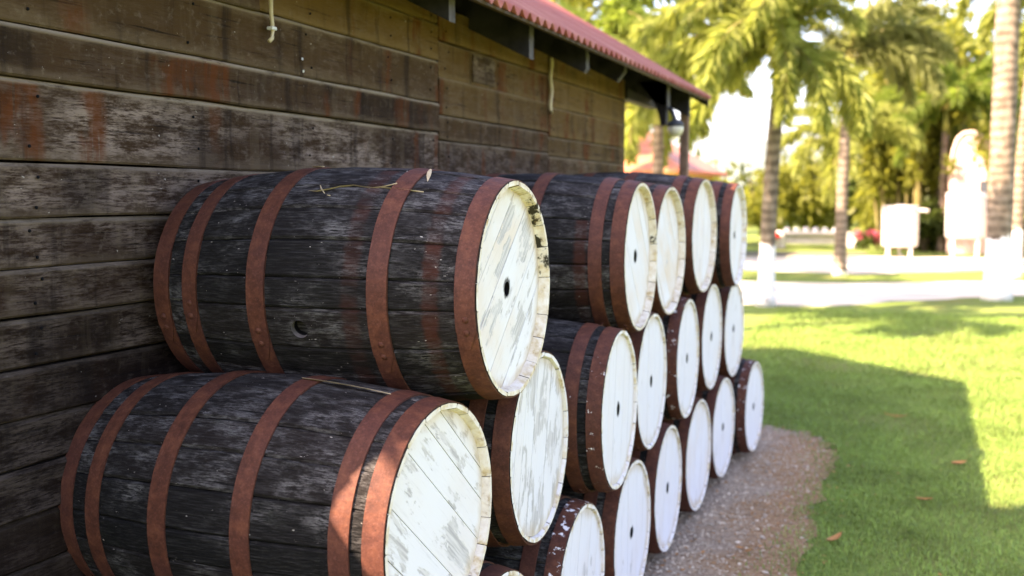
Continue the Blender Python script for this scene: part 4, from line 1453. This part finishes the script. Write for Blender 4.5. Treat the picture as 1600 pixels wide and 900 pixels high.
# ------------------------------------------------------------------ tanks, bench, houses
def tank(label, x, y, rad, z0, z1, leg_h):
    root = thing('white_tank', label, 'tank', (x, y, 0), 0, 'white tanks standing on legs across the lawn')
    mb_ = MB()
    mb_.lathe([(rad * 0.55, z0 - 0.02), (rad * 0.96, z0), (rad, z0 + 0.05), (rad, z1 - 0.04), (rad * 0.985, z1 - 0.005), (rad * 0.95, z1), (rad * 0.3, z1 + 0.012)], 32)
    ob('tank_body', mb_.me('tank_body', M['tank'], True), root)
    mb_ = MB()
    mb_.lathe([(rad * 0.2, z1 + 0.008), (rad * 0.2, z1 + 0.03), (rad * 0.05, z1 + 0.035)], 18)
    ob('hatch', mb_.me('hatch', M['tank_dark'], True), root)
    mb_ = MB()
    mb_.lathe([(rad + 0.012, z1 - 0.12), (rad + 0.014, z1 - 0.10), (rad + 0.012, z1 - 0.08)], 32)
    ob('band', mb_.me('band', M['tank_dark'], True), root)
    for k in range(4):
        a = PI / 4 + PI / 2 * k
        cx, cy_ = rad * 0.86 * math.cos(a), rad * 0.86 * math.sin(a)
        mb_ = MB()
        mb_.box((cx - 0.045, cy_ - 0.045, 0), (cx + 0.045, cy_ + 0.045, z0 + 0.12), bev=0.006)
        ob('leg', mb_.me('leg', M['tank']), root)
    mb_ = MB()
    mb_.tube([(rad * 0.9, -0.1, z1 - 0.12), (rad + 0.14, -0.14, z1 - 0.12), (rad + 0.24, -0.16, z1 - 0.14)], 0.045, 8)
    ob('outlet', mb_.me('outlet', M['tank'], True), root)
    mb_ = MB()
    mb_.tube([(0, 0, z0), (0, 0, z0 - 0.22), (0.12, -0.1, z0 - 0.30)], 0.035, 8)
    ob('drain_pipe', mb_.me('drain_pipe', M['tank_dark'], True), root)


tank('round white tank on legs standing alone on the pale yard', 1.21, 30.5, 0.47, 0.30, 1.40, 0.3)
tank('taller white tank on legs beside the thick palm trunk', 2.85, 30.9, 0.50, 0.55, 1.75, 0.5)
tank('white tank at the far right edge of the picture', 4.42, 31.0, 0.47, 0.45, 1.85, 0.4)

bench = thing('garden_bench', 'long low pale concrete bench in front of the far bushes', 'bench', (-1.55, 35.6, 0), 0.05)
mb = MB()
mb.box((-1.35, -0.25, 0.42), (1.35, 0.25, 0.50), bev=0.015)
ob('seat', mb.me('seat', M['concrete']), bench)
mb = MB()
mb.box((-1.0, -0.05, 0.10), (1.0, 0.05, 0.419), bev=0.01)
ob('apron', mb.me('apron', M['concrete']), bench)
for sx in (-1.16, 1.16):
    mb = MB()
    mb.box((sx - 0.16, -0.22, 0), (sx + 0.16, 0.22, 0.419), bev=0.01)
    ob('leg', mb.me('leg', M['concrete']), bench)
mb = MB()
mb.lathe([(0.055, 0), (0.085, 0.03), (0.09, 0.09), (0.075, 0.13), (0.06, 0.135)], 16)
potm = mb.me('round_pot', M['pot'], True)
POT_LABELS = ['round white pot at the left end of the row on the bench', 'second round white pot from the left on the bench', 'third round white pot from the left on the bench',
              'middle round white pot of the row on the bench', 'round white pot on the bench just left of the grey palm trunk', 'round white pot on the bench right behind the grey palm trunk',
              'round white pot at the right end of the row on the bench']
for i in range(7):
    x = -0.85 + 0.30 * i
    thing('round_pot', POT_LABELS[i], 'pot', (-1.55 + x, 35.55 + x * 0.05, 0.50), 0, 'white pots on the bench', potm)
block = thing('stone_block', 'squat white block left of the pale bench', 'block', (-2.62, 34.3, 0))
mb = MB()
mb.box((-0.32, -0.3, 0), (0.30, 0.3, 0.50), bev=0.03)
ob('block_body', mb.me('block_body', M['concrete']), block)
mb = MB()
mb.lathe([(0.34, 0.501), (0.36, 0.53), (0.30, 0.56)], 4)
ob('block_cap', mb.me('block_cap', M['concrete']), block, rot=(0, 0, PI / 4))
hyd = thing('red_valve', 'bright red round valve in front of the white block', 'valve', (-2.52, 33.85, 0))
mb = MB()
mb.lathe([(0.05, 0), (0.05, 0.3), (0.06, 0.32)], 12)
ob('valve_post', mb.me('valve_post', M['concrete'], True), hyd)
mb = MB()
mb.lathe([(0.08, 0.321), (0.13, 0.36), (0.14, 0.43), (0.10, 0.50), (0.03, 0.53)], 16)
ob('valve_head', mb.me('valve_head', M['red'], True), hyd)
fl = shrub('low pink flowering shrub left of the white tank', 0.15, 34.5, 0.9, 0.62, 'leaf_deep', n=420, size=0.12, seed=500, name='flowering_shrub', group=None)
ob('blossom', fast_quads('blossom', leaf_cloud([(-0.25, -0.15, 0.48, 0.2, 0.2, 0.12), (0.15, -0.2, 0.5, 0.28, 0.2, 0.13), (0.3, -0.1, 0.36, 0.15, 0.15, 0.12)], 330, 0.10, 501), M['petal']), fl)

# orange roofed house behind the shed
hs = thing('small_house', 'house with an orange hipped roof behind the shed corner', 'house', (-7.6, 25.0, 0))
mb = MB()
mb.box((-3.4, 0.45, 0), (3.7, 5.5, 2.28))
ob('wall', mb.me('wall', M['yellow_wall']), hs)
V = [(-3.9, 0, 2.30), (4.05, 0, 2.30), (4.05, 6, 2.30), (-3.9, 6, 2.30), (-1.2, 3, 4.05), (1.3, 3, 4.05),
     (-3.9, 0, 2.22), (4.05, 0, 2.22), (4.05, 6, 2.22), (-3.9, 6, 2.22)]
F = [(0, 1, 5, 4), (1, 2, 5), (2, 3, 4, 5), (3, 0, 4), (6, 7, 1, 0), (7, 8, 2, 1), (8, 9, 3, 2), (9, 6, 0, 3), (9, 8, 7, 6)]
ob('roof', mesh('roof', V, F, M['tiles']), hs)
for x in (-2.2, 0.6, 2.6):
    mb = MB()
    mb.box((x - 0.45, 0.425, 0.95), (x + 0.45, 0.449, 1.95))
    w_ = ob('window', mb.me('window', M['window']), hs)
    mb = MB()
    mb.box((x - 0.5, 0.41, 0.87), (x + 0.5, 0.449, 0.945), bev=0.004)
    ob('sill', mb.me('sill', M['concrete']), w_)

# pale pink plastered house beyond the bamboo
hp = thing('plastered_house', 'sunlit pale pink plastered house showing between bamboo and thick trunk', 'house', (2.5, 33.0, 0))
prof = [(-0.06, 0), (-0.06, 2.3), (0.02, 2.95), (0.12, 3.28), (0.3, 3.45), (0.55, 3.46), (0.8, 3.3), (1.05, 2.95), (1.9, 2.6), (1.9, 0)]
k = len(prof)
V = [(x, y, z) for y in (0, 3.0) for x, z in prof]
F = [tuple(range(k)), tuple(k + i for i in range(k - 1, -1, -1))] + [(i, i + k, (i + 1) % k + k, (i + 1) % k) for i in range(k)]
ob('wall', mesh('wall', V, F, M['plaster']), hp)
mb = MB()
for i in range(1, 8):
    (xa, za), (xb, zb) = prof[i], prof[i + 1]
    mb.tube([(xa, -0.03, za + 0.02), (xb, -0.03, zb + 0.02)], 0.05, 6)
ob('coping', mb.me('coping', M['plaster']), hp)
mb = MB()
mb.box((0.75, -0.02, 1.2), (1.15, -0.001, 2.1))
w_ = ob('window', mb.me('window', M['window']), hp)
mb = MB()
mb.box((0.70, -0.05, 1.12), (1.20, -0.001, 1.195), bev=0.004)
ob('sill', mb.me('sill', M['concrete']), w_)
